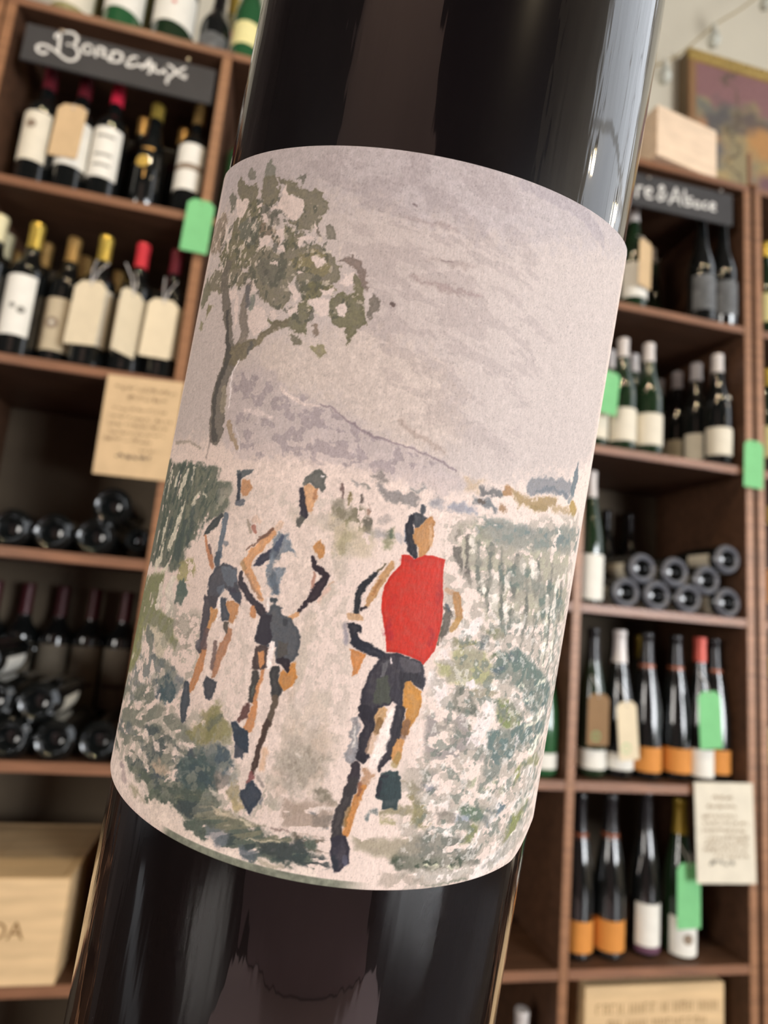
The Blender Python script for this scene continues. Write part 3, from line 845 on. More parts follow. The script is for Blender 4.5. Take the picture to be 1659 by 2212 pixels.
mk = text_mesh('IDA', .044, .196, .080, -.0004)
crate('pale wooden wine crate stamped DA on the left fifth shelf', -.62, -.283, 1.352, 1.64, S5, .886, PINE, marks=mk)
mk = bmesh.new()
rng = random.Random(4)
for row, (zc, hh) in enumerate(((.318, .018), (.288, .012))):
    x = .03 + .03 * row
    while x < .33 - .03 * row:
        k = rng.random()
        ribbon([[(x, zc - hh / 2), (x, zc + hh / 2)]] + ([[(x, zc + hh / 2), (x + .009, zc + hh / 2)]] if k < .5 else []) + ([[(x + .009, zc - hh / 2), (x + .009, zc + hh / 2)]] if k > .3 else []), .0022, -.0004, .0002, mk)
        x += .018 + .012 * (rng.random() > .8)
crate('yellowish wooden wine crate with worn stamped lettering on the lowest right shelf', .829, 1.190, 1.368, 1.66, S6, .655, PINE, marks=mk)
crate('pale wooden wine box standing on top of the shelving under the gilt picture', 0, .222, 0, .25, 0, .160, PINEP, loc=(.945, 1.328, S0), yaw=.145)
t = thing('wooden_post', 'thin brown wooden post on top of the shelving at the double upright', 'post', (1.277, 1.362, S0))
mesh_obj('stem', box((-.0045, -.0045, .006), (.0045, .0045, .115), .001), WOOD, t)
mesh_obj('foot', box((-.016, -.016, 0), (.016, .016, .006), .001), WOOD, t)


# ------------------------------------------------------------------ gilt-framed picture on the wall
def colour_grid(name, w_, h_, nx, nz, fn, m, parent, y=0):
    """flat painted canvas as a grid with a colour attribute, facing -y"""
    xs = np.linspace(0, w_, nx)
    zs = np.linspace(0, h_, nz)
    X, Z = np.meshgrid(xs, zs)
    co = np.stack([X, np.full_like(X, y), Z], -1).reshape(-1, 3)
    idx = np.arange(nx * nz).reshape(nz, nx)
    f = np.stack([idx[:-1, :-1], idx[:-1, 1:], idx[1:, 1:], idx[1:, :-1]], -1).reshape(-1, 4)
    me = quick_mesh(name, co, f)
    c = fn(X / w_, Z / h_)
    set_colour(me, c.reshape(-1, 3))
    me.materials.append(m)
    o = bpy.data.objects.new(name, me)
    COL.objects.link(o)
    o.parent = parent
    return o


def quick_mesh(name, co, f):
    me = bpy.data.meshes.new(name)
    me.vertices.add(len(co))
    me.vertices.foreach_set('co', np.ascontiguousarray(co, dtype=np.float32).ravel())
    me.loops.add(f.size)
    me.loops.foreach_set('vertex_index', np.ascontiguousarray(f, dtype=np.int32).ravel())
    me.polygons.add(len(f))
    me.polygons.foreach_set('loop_start', np.arange(0, f.size, 4, dtype=np.int32))
    me.update(calc_edges=True)
    me.polygons.foreach_set('use_smooth', np.ones(len(f), dtype=bool))
    return me


def set_colour(me, c):
    a = me.color_attributes.new('paint', 'FLOAT_COLOR', 'POINT')
    lin = np.where(c <= .04045, c / 12.92, ((c + .055) / 1.055) ** 2.4)
    a.data.foreach_set('color', np.concatenate([lin, np.ones((len(lin), 1))], 1).astype(np.float32).ravel())


def paint_material(name, rough, grain, bump):
    m = bpy.data.materials.new(name)
    nt, b = nodes_of(m)
    at = nt.nodes.new('ShaderNodeAttribute')
    at.attribute_name = 'paint'
    b.inputs['Roughness'].default_value = rough
    b.inputs['Specular IOR Level'].default_value = .25
    tc = nt.nodes.new('ShaderNodeTexCoord')
    nz = nt.nodes.new('ShaderNodeTexNoise')
    nz.inputs['Scale'].default_value = grain
    nz.inputs['Detail'].default_value = 4
    nz.inputs['Roughness'].default_value = .65
    nt.links.new(tc.outputs['Object'], nz.inputs['Vector'])
    mr = nt.nodes.new('ShaderNodeMapRange')
    mr.inputs[1].default_value, mr.inputs[2].default_value = .3, .7
    mr.inputs[3].default_value, mr.inputs[4].default_value = .84, 1.10
    nt.links.new(nz.outputs[0], mr.inputs[0])
    mx = nt.nodes.new('ShaderNodeVectorMath')
    mx.operation = 'SCALE'
    nt.links.new(at.outputs['Color'], mx.inputs[0])
    nt.links.new(mr.outputs[0], mx.inputs['Scale'])
    nt.links.new(mx.outputs[0], b.inputs['Base Color'])
    bp = nt.nodes.new('ShaderNodeBump')
    bp.inputs['Strength'].default_value = bump
    bp.inputs['Distance'].default_value = .0003
    nt.links.new(nz.outputs[0], bp.inputs['Height'])
    nt.links.new(bp.outputs[0], b.inputs['Normal'])
    return m


def vnoise(X, Y, seed):
    """value noise on arrays"""
    xi, yi = np.floor(X).astype(np.int64), np.floor(Y).astype(np.int64)
    xf, yf = X - xi, Y - yi
    xf, yf = xf * xf * (3 - 2 * xf), yf * yf * (3 - 2 * yf)

    def h(a, b):
        v = (a * 374761393 + b * 668265263 + seed * 974711) & 0x7fffffff
        v = ((v ^ (v >> 13)) * 1274126177) & 0x7fffffff
        v = (v ^ (v >> 16)) & 0xffff
        return v / 65535.
    return (h(xi, yi) * (1 - xf) + h(xi + 1, yi) * xf) * (1 - yf) + (h(xi, yi + 1) * (1 - xf) + h(xi + 1, yi + 1) * xf) * yf


def fbm(X, Y, seed, oct=4):
    s, a, t = 0, 1, 0
    for k in range(oct):
        s = s + a * vnoise(X * 2 ** k, Y * 2 ** k, seed + k * 17)
        t += a
        a *= .55
    return s / t


def sstep(a, b, x):
    t = np.clip((x - a) / (b - a), 0, 1)
    return t * t * (3 - 2 * t)


def canvas_paint(U, V):
    n = lambda s, k: fbm(U * s, V * s * 1.3, k, 4)
    u = U + (n(9, 1) - .5) * .22
    v = V + (n(9, 5) - .5) * .16
    C = lambda *c: np.array(c) / 255.
    col = np.broadcast_to(C(164, 148, 112), U.shape + (3,)).copy()

    def put(mask, c, al=1):
        m_ = (mask * al)[..., None]
        col[:] = col * (1 - m_) + C(*c) * m_
    put(sstep(.45, .6, n(6, 11)), (120, 118, 110), .8)
    put(sstep(.5, .62, n(8, 21)) * sstep(.0, .4, 1 - v), (190, 160, 110), .7)
    put(sstep(.80, .84, v) * (u < 2), (150, 110, 108))
    put(sstep(.05, -.05, np.hypot((u - .12) * 1.2, v - .74) - .10), (104, 98, 94))
    put(sstep(.05, -.05, np.hypot(u - .30, (v - .76) * 2) - .10), (112, 98, 90))
    for cx, cy, r, c in ((.38, .66, .10, (204, 148, 92)), (.62, .64, .12, (212, 164, 92)), (.06, .64, .06, (196, 138, 96)), (.85, .6, .1, (200, 140, 70)), (.5, .5, .08, (196, 160, 96)), (.75, .45, .09, (206, 160, 84))):
        put(sstep(.05, -.05, np.hypot(u - cx, (v - cy) * 1.1) - r), c, .9)
    for cx, cy, r, c in ((.42, .40, .10, (120, 84, 96)), (.12, .54, .06, (84, 88, 104)), (.50, .30, .12, (94, 96, 104)), (.75, .28, .1, (176, 120, 100)), (.30, .16, .08, (104, 106, 100)), (.65, .12, .08, (184, 128, 108))):
        put(sstep(.05, -.05, np.hypot(u - cx, (v - cy) * 1.1) - r), c, .8)
    put(sstep(.02, 0, np.abs(u - .22)) * (v > .3), (104, 92, 74), .8)
    return np.clip(col, 0, 1)


t = thing('framed_picture', 'large painting of figures under autumn trees in a gilt beaded frame', 'picture', (1.403, 1.782, 2.80))
FW_, FH_ = .86, .93
mesh_obj('frame_back', box((0, .012, 0), (FW_, .064, FH_)), mat('dark_frame_side', rgb(112, 92, 66), .6), t)
GILT = mat('gilt_wood', rgb(188, 158, 92), .5, .3, noise=.2, scale=60)
BRF = mat('brown_inner_frame', rgb(150, 112, 76), .6)
mesh_obj('frame_rail', box((0, 0, FH_ - .052), (FW_, .012, FH_), .003), GILT, t)
mesh_obj('frame_rail', box((0, 0, 0), (FW_, .012, .035), .003), GILT, t)
mesh_obj('frame_rail', box((0, .0005, .035), (.034, .012, FH_ - .052), .003), BRF, t)
mesh_obj('frame_rail', box((FW_ - .034, .0005, .035), (FW_, .012, FH_ - .052), .003), BRF, t)
bead0 = None
for k in range(34):
    if bead0 is None:
        bm = bmesh.new()
        bmesh.ops.create_icosphere(bm, subdivisions=2, radius=.0085)
        bead0 = mesh_obj('bead', bm, GILT, t, True)
        o = bead0
    else:
        o = bead0.copy()
        COL.objects.link(o)
    o.location = (.03 + k * .0245, -.001, FH_ - .014 - .004 * (k % 2))
    o.scale = (1.1 if k % 3 else .8, .7, 1)
CANV = paint_material('oil_canvas', .7, 60, .3)
o = colour_grid('canvas', FW_ - .068, FH_ - .087, 120, 130, canvas_paint, CANV, t)
o.location = (.034, .006, .035)

# ------------------------------------------------------------------ string of clear bulbs along the wall
t = thing('string_lights', 'string of unlit clear bulbs on a pale cord above the shelving', 'string lights', (0, 0, 0))
CORD = mat('pale_cord', rgb(170, 150, 110), .7)
wp = [(.55, 1.62, 3.40), (.80, 1.62, 3.34), (1.00, 1.62, 3.335), (1.12, 1.62, 3.39), (1.2346, 1.62, 3.477), (1.375, 1.62, 3.640), (1.50, 1.62, 3.76), (1.62, 1.62, 3.90), (1.80, 1.62, 4.15)]
sm = []
for i in range(len(wp) - 1):
    p = [Vector(wp[max(i - 1, 0)]), Vector(wp[i]), Vector(wp[i + 1]), Vector(wp[min(i + 2, len(wp) - 1)])]
    for k in range(6):
        s = k / 6
        sm.append(.5 * ((2 * p[1]) + (p[2] - p[0]) * s + (2 * p[0] - 5 * p[1] + 4 * p[2] - p[3]) * s * s + (3 * p[1] - p[0] - 3 * p[2] + p[3]) * s ** 3))
sm.append(Vector(wp[-1]))
mesh_obj('cord', tube(sm, .0035, 8), CORD, t, True)
for x, z in ((.80, 3.345), (1.178, 3.432), (1.376, 3.641), (1.60, 3.875)):
    b_ = mesh_obj('bulb', lathe([(.010, 0), (.010, -.02), (.013, -.032), (.020, -.050), (.023, -.066), (.019, -.080), (.010, -.088), (0, -.090)], 20), BULBG, t, True)
    b_.location = (x, 1.62, z)
    mesh_obj('bulb_cap', lathe([(0, .004), (.009, .003), (.0115, -.004), (.0115, -.022), (.010, -.024)], 16), mat('bulb_cap_white', rgb(214, 208, 190), .5), b_, True)

# ------------------------------------------------------------------ the bottle in the foreground
HP = Vector((.0205, .114, 1.4686))
HA = Vector((.06320115, -.13580247, .98871801))
HS = Vector((.98296354, -.16285954, -.08520241))
HW = Vector((-.17259286, -.97725864, -.12319597))
hero = thing('wine_bottle', 'large dark wine bottle held up close with a painted label of three runners', 'bottle')
hero.matrix_world = Matrix(((HS.x, -HW.x, HA.x, HP.x), (HS.y, -HW.y, HA.y, HP.y), (HS.z, -HW.z, HA.z, HP.z), (0, 0, 0, 1)))
HR = .0379
hp = [(0, -.082), (.015, -.085), (.024, -.092), (.030, -.0985), (.033, -.100), (.036, -.0985), (HR, -.094), (HR, -.05), (HR, 0), (HR, .05), (HR, .098), (.0372, .108), (.0345, .118), (.029, .128), (.022, .138),
      (.0168, .149), (.0150, .165), (.0145, .200), (.0143, .218), (.0160, .219), (.0160, .227), (.0146, .229), (0, .229)]
HG = bpy.data.materials.new('wine_filled_glass')
nt, b = nodes_of(HG)
b.inputs['Base Color'].default_value = (.0035, .0025, .003, 1)
b.inputs['Roughness'].default_value = .035
b.inputs['IOR'].default_value = 1.65
b.inputs['Coat Weight'].default_value = .25
b.inputs['Coat Roughness'].default_value = .25
tc = nt.nodes.new('ShaderNodeTexCoord')
mp = nt.nodes.new('ShaderNodeMapping')
mp.inputs['Scale'].default_value = (1, 1, .09)
nz = nt.nodes.new('ShaderNodeTexNoise')
nz.inputs['Scale'].default_value = 200
nz.inputs['Detail'].default_value = 3
nt.links.new(tc.outputs['Object'], mp.inputs[0])
nt.links.new(mp.outputs[0], nz.inputs['Vector'])
bp = nt.nodes.new('ShaderNodeBump')
bp.inputs['Strength'].default_value = .30
bp.inputs['Distance'].default_value = .0007
nt.links.new(nz.outputs[0], bp.inputs['Height'])
nt.links.new(bp.outputs[0], b.inputs['Normal'])
mesh_obj('glass', lathe(hp, 160), HG, hero, True)
mesh_obj('capsule', lathe([(.0152, .165), (.0158, .166), (.0153, .200), (.0151, .217), (.0168, .218), (.0168, .228), (.0155, .2302), (0, .2305)], 48), WINEF, hero, True)

PAINT = [
('P',(176,164,159),0.88,3.66,1.83,0.12,[[-4238,5393],[4506,7610],[4202,1484],[3377,1079],[1854,635],[1005,401],[25,524],[-810,633],[-1772,515],[-3237,507],[-4568,510]]),
('P',(160,151,153),0.55,4.88,2.44,0.25,[[-4478,5892],[4506,7610],[4634,5138],[1187,3857],[-131,3837],[-1485,4066],[-2728,4238],[-4566,4595]]),
('P',(194,178,166),0.5,3.66,2.44,0.25,[[-2082,1818],[-734,2285],[597,1891],[1009,1098],[446,604],[-800,1263],[-1985,1420]]),
('N',(129,116,115),0.21000000000000002,0.52,7.7,2.75,-12,2.44,1.22,[[-2098,4739],[1021,4719],[2217,3015],[1799,886],[338,1207],[-1122,2247],[-995,3676]]),
('S',(120,99,96),0.4,0.85,0.61,0.25,[[-49,3022,50],[401,2976,88],[893,2987,38]]),
('S',(129,111,108),0.35,0.61,0.49,0.25,[[-253,3817,32],[254,3799,76],[452,3769,32]]),
('S',(132,115,110),0.35,0.61,0.49,0.25,[[150,3316,38],[531,3327,76],[787,3376,31]]),
('S',(129,110,101),0.35,0.49,0.37,0.25,[[102,1129,49],[381,965,74],[791,830,50]]),
('S',(129,120,127),0.3,0.49,0.37,0.25,[[1250,4670,139],[2404,4761,218],[2997,4618,221]]),
('S',(86,72,68),0.8,0.12,0.18,0.25,[[-255,2637,43],[-220,2611,49]]),
('S',(103,89,89),0.6,0.12,0.18,0.25,[[-207,4017,25],[-160,3999,31]]),
('S',(103,89,89),0.5,0.12,0.12,0.25,[[293,3328,13],[438,3343,19]]),
('P',(172,159,158),0.55,1.1,0.61,0.2,[[-2583,1553],[-2160,1603],[-1866,1576],[-1625,1411],[-1395,1260],[-1266,1183],[-943,1156],[-572,1001],[-346,894],[-129,825],[183,815],[750,696],[1165,464],[898,254],[57,344],[-752,329],[-2034,228],[-2492,527],[-2494,1140]]),
('N',(129,118,122),0.5,0.52,2.75,2.2,-30,0.49,0.37,[[-2583,1553],[-1625,1411],[-943,1156],[-129,825],[756,666],[57,344],[-752,329],[-2050,292]]),
('S',(120,106,111),0.65,0.18,0.24,0.25,[[-978,1165,31],[-772,1116,25],[-573,1007,31],[-346,894,31],[-130,832,37],[96,817,25],[614,731,25],[997,620,32]]),
('S',(205,188,180),0.8,0.24,0.24,0.25,[[-1598,1322,52],[-1436,1218,63],[-1242,1134,50],[-970,1128,25]]),
('S',(206,190,184),0.7,0.37,0.3,0.25,[[-2137,982,65],[-1874,950,90],[-1668,914,51]]),
('P',(208,190,180),0.8,0.85,0.61,0.25,[[-2496,188],[-1442,390],[-764,390],[48,392],[512,243],[921,133],[966,-109],[-286,-150],[-1357,-13],[-2141,-47]]),
('N',(176,163,148),0.5,0.5,4.95,7.7,-10,1.22,0.37,[[-1293,-319],[-264,-269],[-199,-1967],[56,-4018],[-762,-4249],[-812,-2697],[-792,-1473]]),
('N',(161,144,129),0.4,0.55,5.5,7.7,-10,1.22,0.37,[[-745,-2379],[-145,-2259],[3,-3730],[-521,-4190],[-821,-3304]]),
('P',(113,111,101),0.92,0.24,0.55,0.2,[[-2644,4766],[-2461,4581],[-2439,4437],[-2576,4396],[-2670,4512],[-2676,4655]]),
('P',(104,98,81),0.92,0.24,0.55,0.4,[[-2670,4512],[-2439,4437],[-2292,4224],[-2301,4019],[-2462,3977],[-2598,4049],[-2688,4304]]),
('P',(104,98,81),0.92,0.24,0.55,0.4,[[-3394,4717],[-3185,4548],[-3084,4451],[-2860,4411],[-2731,4267],[-2784,4161],[-2896,4128],[-3106,4263],[-3327,4353],[-3485,4586]]),
('P',(115,111,101),0.92,0.24,0.55,0.2,[[-3058,4753],[-2907,4598],[-2942,4524],[-3113,4599],[-3177,4717]]),
('P',(101,98,87),0.92,0.24,0.55,0.4,[[-3670,4564],[-3406,4359],[-3378,4226],[-3485,4159],[-3585,4293],[-3761,4482]]),
('P',(104,98,81),0.92,0.24,0.55,0.4,[[-2400,4405],[-2224,4368],[-2059,4279],[-1823,4183],[-1603,4099],[-1441,4014],[-1373,3914],[-1406,3783],[-1480,3741],[-1441,3609],[-1506,3632],[-1608,3536],[-1762,3555],[-1910,3632],[-1995,3707],[-1828,3737],[-1758,3887],[-1849,4006],[-1990,4100],[-2072,4095],[-2184,4206],[-2279,4290]]),
('P',(99,96,86),0.92,0.24,0.55,0.4,[[-2001,4384],[-1842,4391],[-1834,4296],[-1881,4234],[-1972,4317]]),
('P',(96,92,70),0.92,0.24,0.55,0.5,[[-2987,4163],[-2752,4153],[-2589,3954],[-2527,3733],[-2509,3544],[-2525,3361],[-2604,3280],[-2665,3126],[-2974,3129],[-3405,3267],[-3705,3519],[-3449,3625],[-3327,3716],[-3359,3922],[-3121,4053]]),
('P',(96,98,92),0.6,0.24,0.55,0.4,[[-3144,3864],[-2755,3917],[-2563,3739],[-2530,3501],[-2761,3446],[-3069,3652]]),
('P',(115,101,84),0.75,0.24,0.55,0.4,[[-4317,4302],[-3925,4310],[-3603,4096],[-3580,3786],[-3696,3568],[-4299,3733],[-4759,4042],[-4550,4234]]),
('P',(104,98,81),0.92,0.24,0.55,0.5,[[-2630,3005],[-2627,3237],[-2469,3400],[-2263,3328],[-2004,3214],[-1925,3342],[-1848,3471],[-1762,3555],[-1666,3462],[-1755,3289],[-1568,3349],[-1319,3294],[-1159,3180],[-1012,2994],[-1019,2802],[-1214,2768],[-1372,2632],[-1586,2737],[-1694,2890],[-1772,2782],[-1708,2605],[-1824,2430],[-1992,2455],[-2187,2552],[-2437,2798]]),
('P',(89,87,77),0.6,0.24,0.55,0.6,[[-2418,3209],[-2045,3150],[-1887,2940],[-1954,2765],[-2245,2781],[-2454,2983]]),
('P',(118,108,75),0.7,0.24,0.55,0.5,[[-1857,3160],[-1550,3261],[-1299,3197],[-1166,2986],[-1378,2892],[-1637,2977]]),
('P',(101,87,79),0.75,0.24,0.55,0.4,[[-1095,3140],[-1007,3198],[-896,3191],[-762,3164],[-675,2982],[-603,2736],[-668,2771],[-773,2993],[-873,3069],[-1058,3120]]),
('P',(101,96,75),0.92,0.24,0.55,0.4,[[-847,2986],[-780,2971],[-647,2773],[-679,2600],[-745,2635],[-822,2797]]),
('P',(96,92,70),0.92,0.24,0.55,0.4,[[-1100,2476],[-1074,2627],[-934,2702],[-816,2649],[-761,2697],[-655,2582],[-583,2422],[-544,2322],[-652,2224],[-699,2134],[-712,1954],[-766,2063],[-776,2230],[-905,2206],[-1018,2280]]),
('P',(106,98,89),0.92,0.24,0.55,0.4,[[-545,2385],[-551,2532],[-506,2749],[-402,2690],[-401,2511],[-494,2392]]),
('P',(96,91,65),0.92,0.24,0.55,0.4,[[-1601,2693],[-1407,2804],[-1151,2793],[-1007,2739],[-1153,2686],[-1294,2593],[-1492,2521]]),
('P',(96,92,70),0.92,0.24,0.55,0.4,[[-2044,2323],[-1890,2254],[-1738,2277],[-1606,2366],[-1580,2475],[-1446,2533],[-1313,2398],[-1375,2244],[-1397,2088],[-1525,2104],[-1718,2189],[-1814,2155],[-1992,2222]]),
('P',(104,98,81),0.92,0.24,0.55,0.4,[[-1610,2040],[-1491,2056],[-1394,1960],[-1516,1947]]),
('P',(115,101,89),0.92,0.24,0.55,0.4,[[-1336,2225],[-1254,2277],[-1165,2151],[-1225,2078]]),
('P',(120,113,84),0.8,0.24,0.55,0.4,[[-1276,1929],[-1105,1985],[-986,1827],[-1134,1788]]),
('P',(104,98,81),0.92,0.24,0.55,0.6,[[-3794,3290],[-3279,3214],[-2805,3101],[-2580,2952],[-2622,2795],[-2891,2878],[-3099,2864],[-3210,2787],[-3525,2897],[-3733,2919],[-3998,3087],[-3928,3249]]),
('P',(94,92,72),0.8,0.24,0.55,0.4,[[-4370,3087],[-4146,3286],[-3733,2893],[-4107,2725],[-4431,2890]]),
('P',(118,111,84),0.92,0.24,0.55,0.4,[[-3762,2710],[-3496,2643],[-3601,2564],[-3757,2507]]),
('P',(129,123,101),0.92,0.24,0.55,0.4,[[-4061,2507],[-3811,2429],[-3813,2302],[-4064,2378]]),
('P',(115,101,84),0.92,0.24,0.55,0.4,[[-2573,3776],[-2359,3706],[-2115,3561],[-2257,3543],[-2468,3515]]),
('P',(96,92,70),0.92,0.24,0.55,0.4,[[-2055,3668],[-1841,3560],[-1818,3336],[-1954,3233],[-2044,3441]]),
('P',(110,104,92),0.92,0.24,0.55,0.4,[[-1340,3630],[-1221,3610],[-1180,3459],[-1301,3435],[-1360,3500]]),
('P',(103,94,84),0.92,0.24,0.55,0.4,[[-1521,3589],[-1440,3544],[-1410,3456],[-1474,3478]]),
('P',(115,101,84),0.92,0.24,0.55,0.4,[[-2316,3540],[-2127,3495],[-2056,3375],[-2219,3391]]),
('P',(104,98,89),0.7,0.24,0.55,0.4,[[-2503,4007],[-2219,3869],[-2143,3677],[-2295,3697],[-2511,3916]]),
('N',(72,72,61),0.7,0.6,1.65,2.2,0,0.49,0.37,[[-3925,4310],[-1458,3982],[-1195,2898],[-624,2417],[-1481,2240],[-2411,2704],[-3498,2966]]),
('N',(196,182,170),0.8,0.63,1.21,2.2,-12,0.37,0.37,[[-4748,4528],[-2661,4086],[-2403,3390],[-2316,2583],[-3071,2787],[-3765,2977]]),
('N',(196,182,168),0.6,0.68,1.65,1.65,0,0.37,0.37,[[-2604,3887],[-1595,3944],[-761,2930],[-624,2417],[-1504,2347],[-2081,2592]]),
('P',(203,186,178),0.95,0.18,0.37,0.1,[[-1510,3129],[-1440,3195],[-1287,3132],[-1253,3079],[-1379,3011]]),
('P',(203,186,178),0.95,0.18,0.37,0.1,[[-1685,2967],[-1630,2999],[-1581,2944],[-1635,2907]]),
('P',(203,186,178),0.95,0.18,0.37,0.1,[[-1420,2577],[-1294,2593],[-1108,2593],[-1080,2370],[-1180,2363],[-1351,2472]]),
('P',(203,186,178),0.95,0.18,0.37,0.1,[[-1002,2483],[-900,2577],[-817,2479],[-833,2393],[-914,2364]]),
('P',(203,186,178),0.95,0.18,0.37,0.1,[[-989,2815],[-961,2955],[-829,3005],[-837,2817],[-873,2782]]),
('P',(203,186,178),0.95,0.18,0.37,0.1,[[-1272,2712],[-1055,2756],[-1082,2669],[-1211,2635]]),
('P',(203,186,178),0.95,0.18,0.37,0.1,[[-2248,3987],[-2201,4277],[-2059,4097],[-1809,4003],[-1763,3910],[-1855,3739],[-1992,3751],[-2134,3880],[-2435,3995]]),
('P',(203,186,178),0.95,0.18,0.37,0.1,[[-1945,2432],[-2037,2412],[-2049,2345],[-1895,2276],[-1862,2364]]),
('P',(203,186,178),0.95,0.18,0.37,0.1,[[-1765,3333],[-1769,3466],[-1673,3495],[-1494,3457],[-1509,3413],[-1682,3418],[-1730,3288]]),
('P',(203,186,178),0.95,0.18,0.37,0.1,[[-1554,3634],[-1539,3677],[-1488,3544],[-1527,3501]]),
('P',(203,186,178),0.95,0.18,0.37,0.1,[[-2210,3595],[-2047,3633],[-2041,3486],[-2071,3376],[-2142,3496]]),
('P',(203,186,178),0.95,0.18,0.37,0.1,[[-2509,3544],[-2263,3567],[-2298,3469],[-2338,3382],[-2483,3390]]),
('P',(203,186,178),0.95,0.18,0.37,0.1,[[-2582,3929],[-2470,3885],[-2372,3754],[-2499,3751]]),
('P',(203,186,178),0.95,0.18,0.37,0.1,[[-2729,4077],[-2623,4078],[-2596,3979],[-2695,4023]]),
('P',(203,186,178),0.95,0.18,0.37,0.1,[[-2094,3356],[-2014,3371],[-1954,3233],[-2029,3260]]),
('P',(203,186,178),0.95,0.18,0.37,0.1,[[-1741,2408],[-1584,2497],[-1561,2389],[-1676,2343]]),
('P',(203,186,178),0.95,0.18,0.37,0.1,[[-1813,2849],[-1691,2759],[-1572,2671],[-1594,2540],[-1722,2671]]),
('P',(203,186,178),0.95,0.18,0.37,0.1,[[-3080,2813],[-2867,2803],[-2787,2675],[-2937,2648]]),
('P',(203,186,178),0.95,0.18,0.37,0.1,[[-2617,2841],[-2456,2869],[-2385,2725],[-2506,2690]]),
('P',(203,186,178),0.95,0.18,0.37,0.1,[[-2437,2501],[-2170,2484],[-2022,2234],[-2128,2080],[-2272,2061],[-2417,2249]]),
('P',(203,186,178),0.95,0.18,0.37,0.1,[[-2860,2661],[-2748,2670],[-2657,2312],[-2708,2177]]),
('P',(203,186,178),0.95,0.18,0.37,0.1,[[-2243,3133],[-2064,3111],[-2046,3060],[-2203,3090]]),
('P',(203,186,178),0.95,0.18,0.37,0.1,[[-3425,4340],[-3014,4242],[-2970,4111],[-3084,3946],[-3277,4096]]),
('S',(205,190,180),0.8,0.18,0.24,0.25,[[-3657,4012,52],[-3478,3757,91],[-3331,3471,46]]),
('S',(205,190,180),0.7,0.18,0.24,0.25,[[-3400,3192,35],[-3265,2991,42]]),
('S',(205,190,180),0.7,0.18,0.24,0.25,[[-2781,3144,21],[-2782,3026,33]]),
('S',(96,89,80),0.95,0.24,0.43,0.5,[[-3235,3229,228],[-3297,3071,208],[-3096,2671,209],[-2899,2289,174],[-2757,1972,178],[-2690,1759,245],[-2689,1575,257],[-2784,1393,326],[-2782,1231,338],[-2734,1000,327],[-2711,771,345],[-2668,612,298],[-2644,476,111]]),
('S',(110,101,91),0.9,0.24,0.43,0.5,[[-2610,1733,296],[-2467,1955,211],[-2468,2138,170],[-2569,2374,137],[-2566,2604,149],[-2539,2809,126]]),
('S',(103,94,75),0.95,0.24,0.43,0.5,[[-2653,1758,289],[-2376,1861,237],[-2158,1969,127],[-1993,2111,94],[-1829,2221,102],[-1682,2256,71]]),
('S',(137,127,110),0.8,0.24,0.37,0.25,[[-2678,1298,90],[-2639,1115,126],[-2616,978,110]]),
('S',(144,125,103),0.85,0.24,0.37,0.25,[[-2436,778,90],[-2291,606,98],[-2155,417,50]]),
('S',(65,61,56),0.85,0.24,0.37,0.25,[[-2979,2464,63],[-2839,2048,82],[-2721,1761,117],[-2766,1578,81],[-2857,1372,110],[-2860,1140,101],[-2802,908,64],[-2746,678,115],[-2665,543,107]]),
('S',(72,72,72),0.6,0.24,0.37,0.25,[[-2268,1926,96],[-2294,1791,65]]),
('S',(86,84,86),0.7,0.24,0.37,0.25,[[-2561,2765,107],[-2494,2528,82]]),
('S',(80,89,79),0.6,0.24,0.37,0.25,[[-2419,2613,83],[-2424,2454,83]]),
('S',(214,204,202),0.9,0.18,0.24,0.25,[[-2464,1705,28],[-2566,1525,36],[-2521,1251,35],[-2473,1003,24]]),
('S',(210,200,198),0.8,0.18,0.24,0.25,[[-2259,719,15],[-2153,549,23],[-2109,377,17]]),
('S',(111,99,94),0.5,0.3,0.3,0.25,[[-2767,563,56],[-2785,378,40],[-2779,241,24]]),
('S',(103,94,77),0.4,0.37,0.3,0.25,[[-4144,479,72],[-3394,472,33],[-3003,394,49]]),
('N',(84,89,77),0.95,0.3,1.38,4.95,-14,0.85,0.61,[[-4746,226],[-3817,139],[-3019,137],[-2595,142],[-2415,97],[-2457,-63],[-2123,-68],[-2124,-315],[-2141,-451],[-2416,-660],[-2619,-706],[-2647,-926],[-2893,-1140],[-2846,-1371],[-3165,-1505],[-3495,-1476],[-4490,-1567],[-4724,-1585],[-4745,-1136],[-4749,-666],[-4750,-196]]),
('N',(68,77,68),0.9,0.5,1.38,4.4,-14,0.85,0.61,[[-3817,139],[-2595,142],[-2437,-80],[-2149,-319],[-2438,-586],[-2647,-926],[-2893,-1140],[-2846,-1371],[-3430,-1486],[-4026,-1290],[-4117,-637],[-4404,-80]]),
('N',(112,112,95),0.7,0.56,1.38,3.85,-14,0.85,0.37,[[-3007,107],[-2161,-72],[-2141,-451],[-2625,-688],[-3039,-758],[-3200,-262]]),
('S',(198,190,172),0.85,0.3,0.49,0.25,[[-3974,7,56],[-4019,-224,73],[-4003,-411,40]]),
('S',(198,190,172),0.85,0.3,0.49,0.25,[[-3581,-19,85],[-3646,-181,113],[-3687,-225,45]]),
('S',(198,190,172),0.85,0.3,0.49,0.25,[[-3263,44,61],[-3349,-199,126],[-3382,-399,62]]),
('S',(198,190,172),0.85,0.3,0.49,0.25,[[-3072,63,62],[-3071,-151,83],[-3085,-193,25]]),
('S',(198,190,172),0.85,0.3,0.49,0.25,[[-2800,-261,45],[-2883,-439,110],[-2889,-580,44]]),
('S',(198,190,172),0.85,0.3,0.49,0.25,[[-3150,-433,43],[-3242,-698,92],[-3312,-973,73]]),
('S',(198,190,172),0.85,0.3,0.49,0.25,[[-3731,-764,73],[-3763,-938,96],[-3768,-1153,56]]),
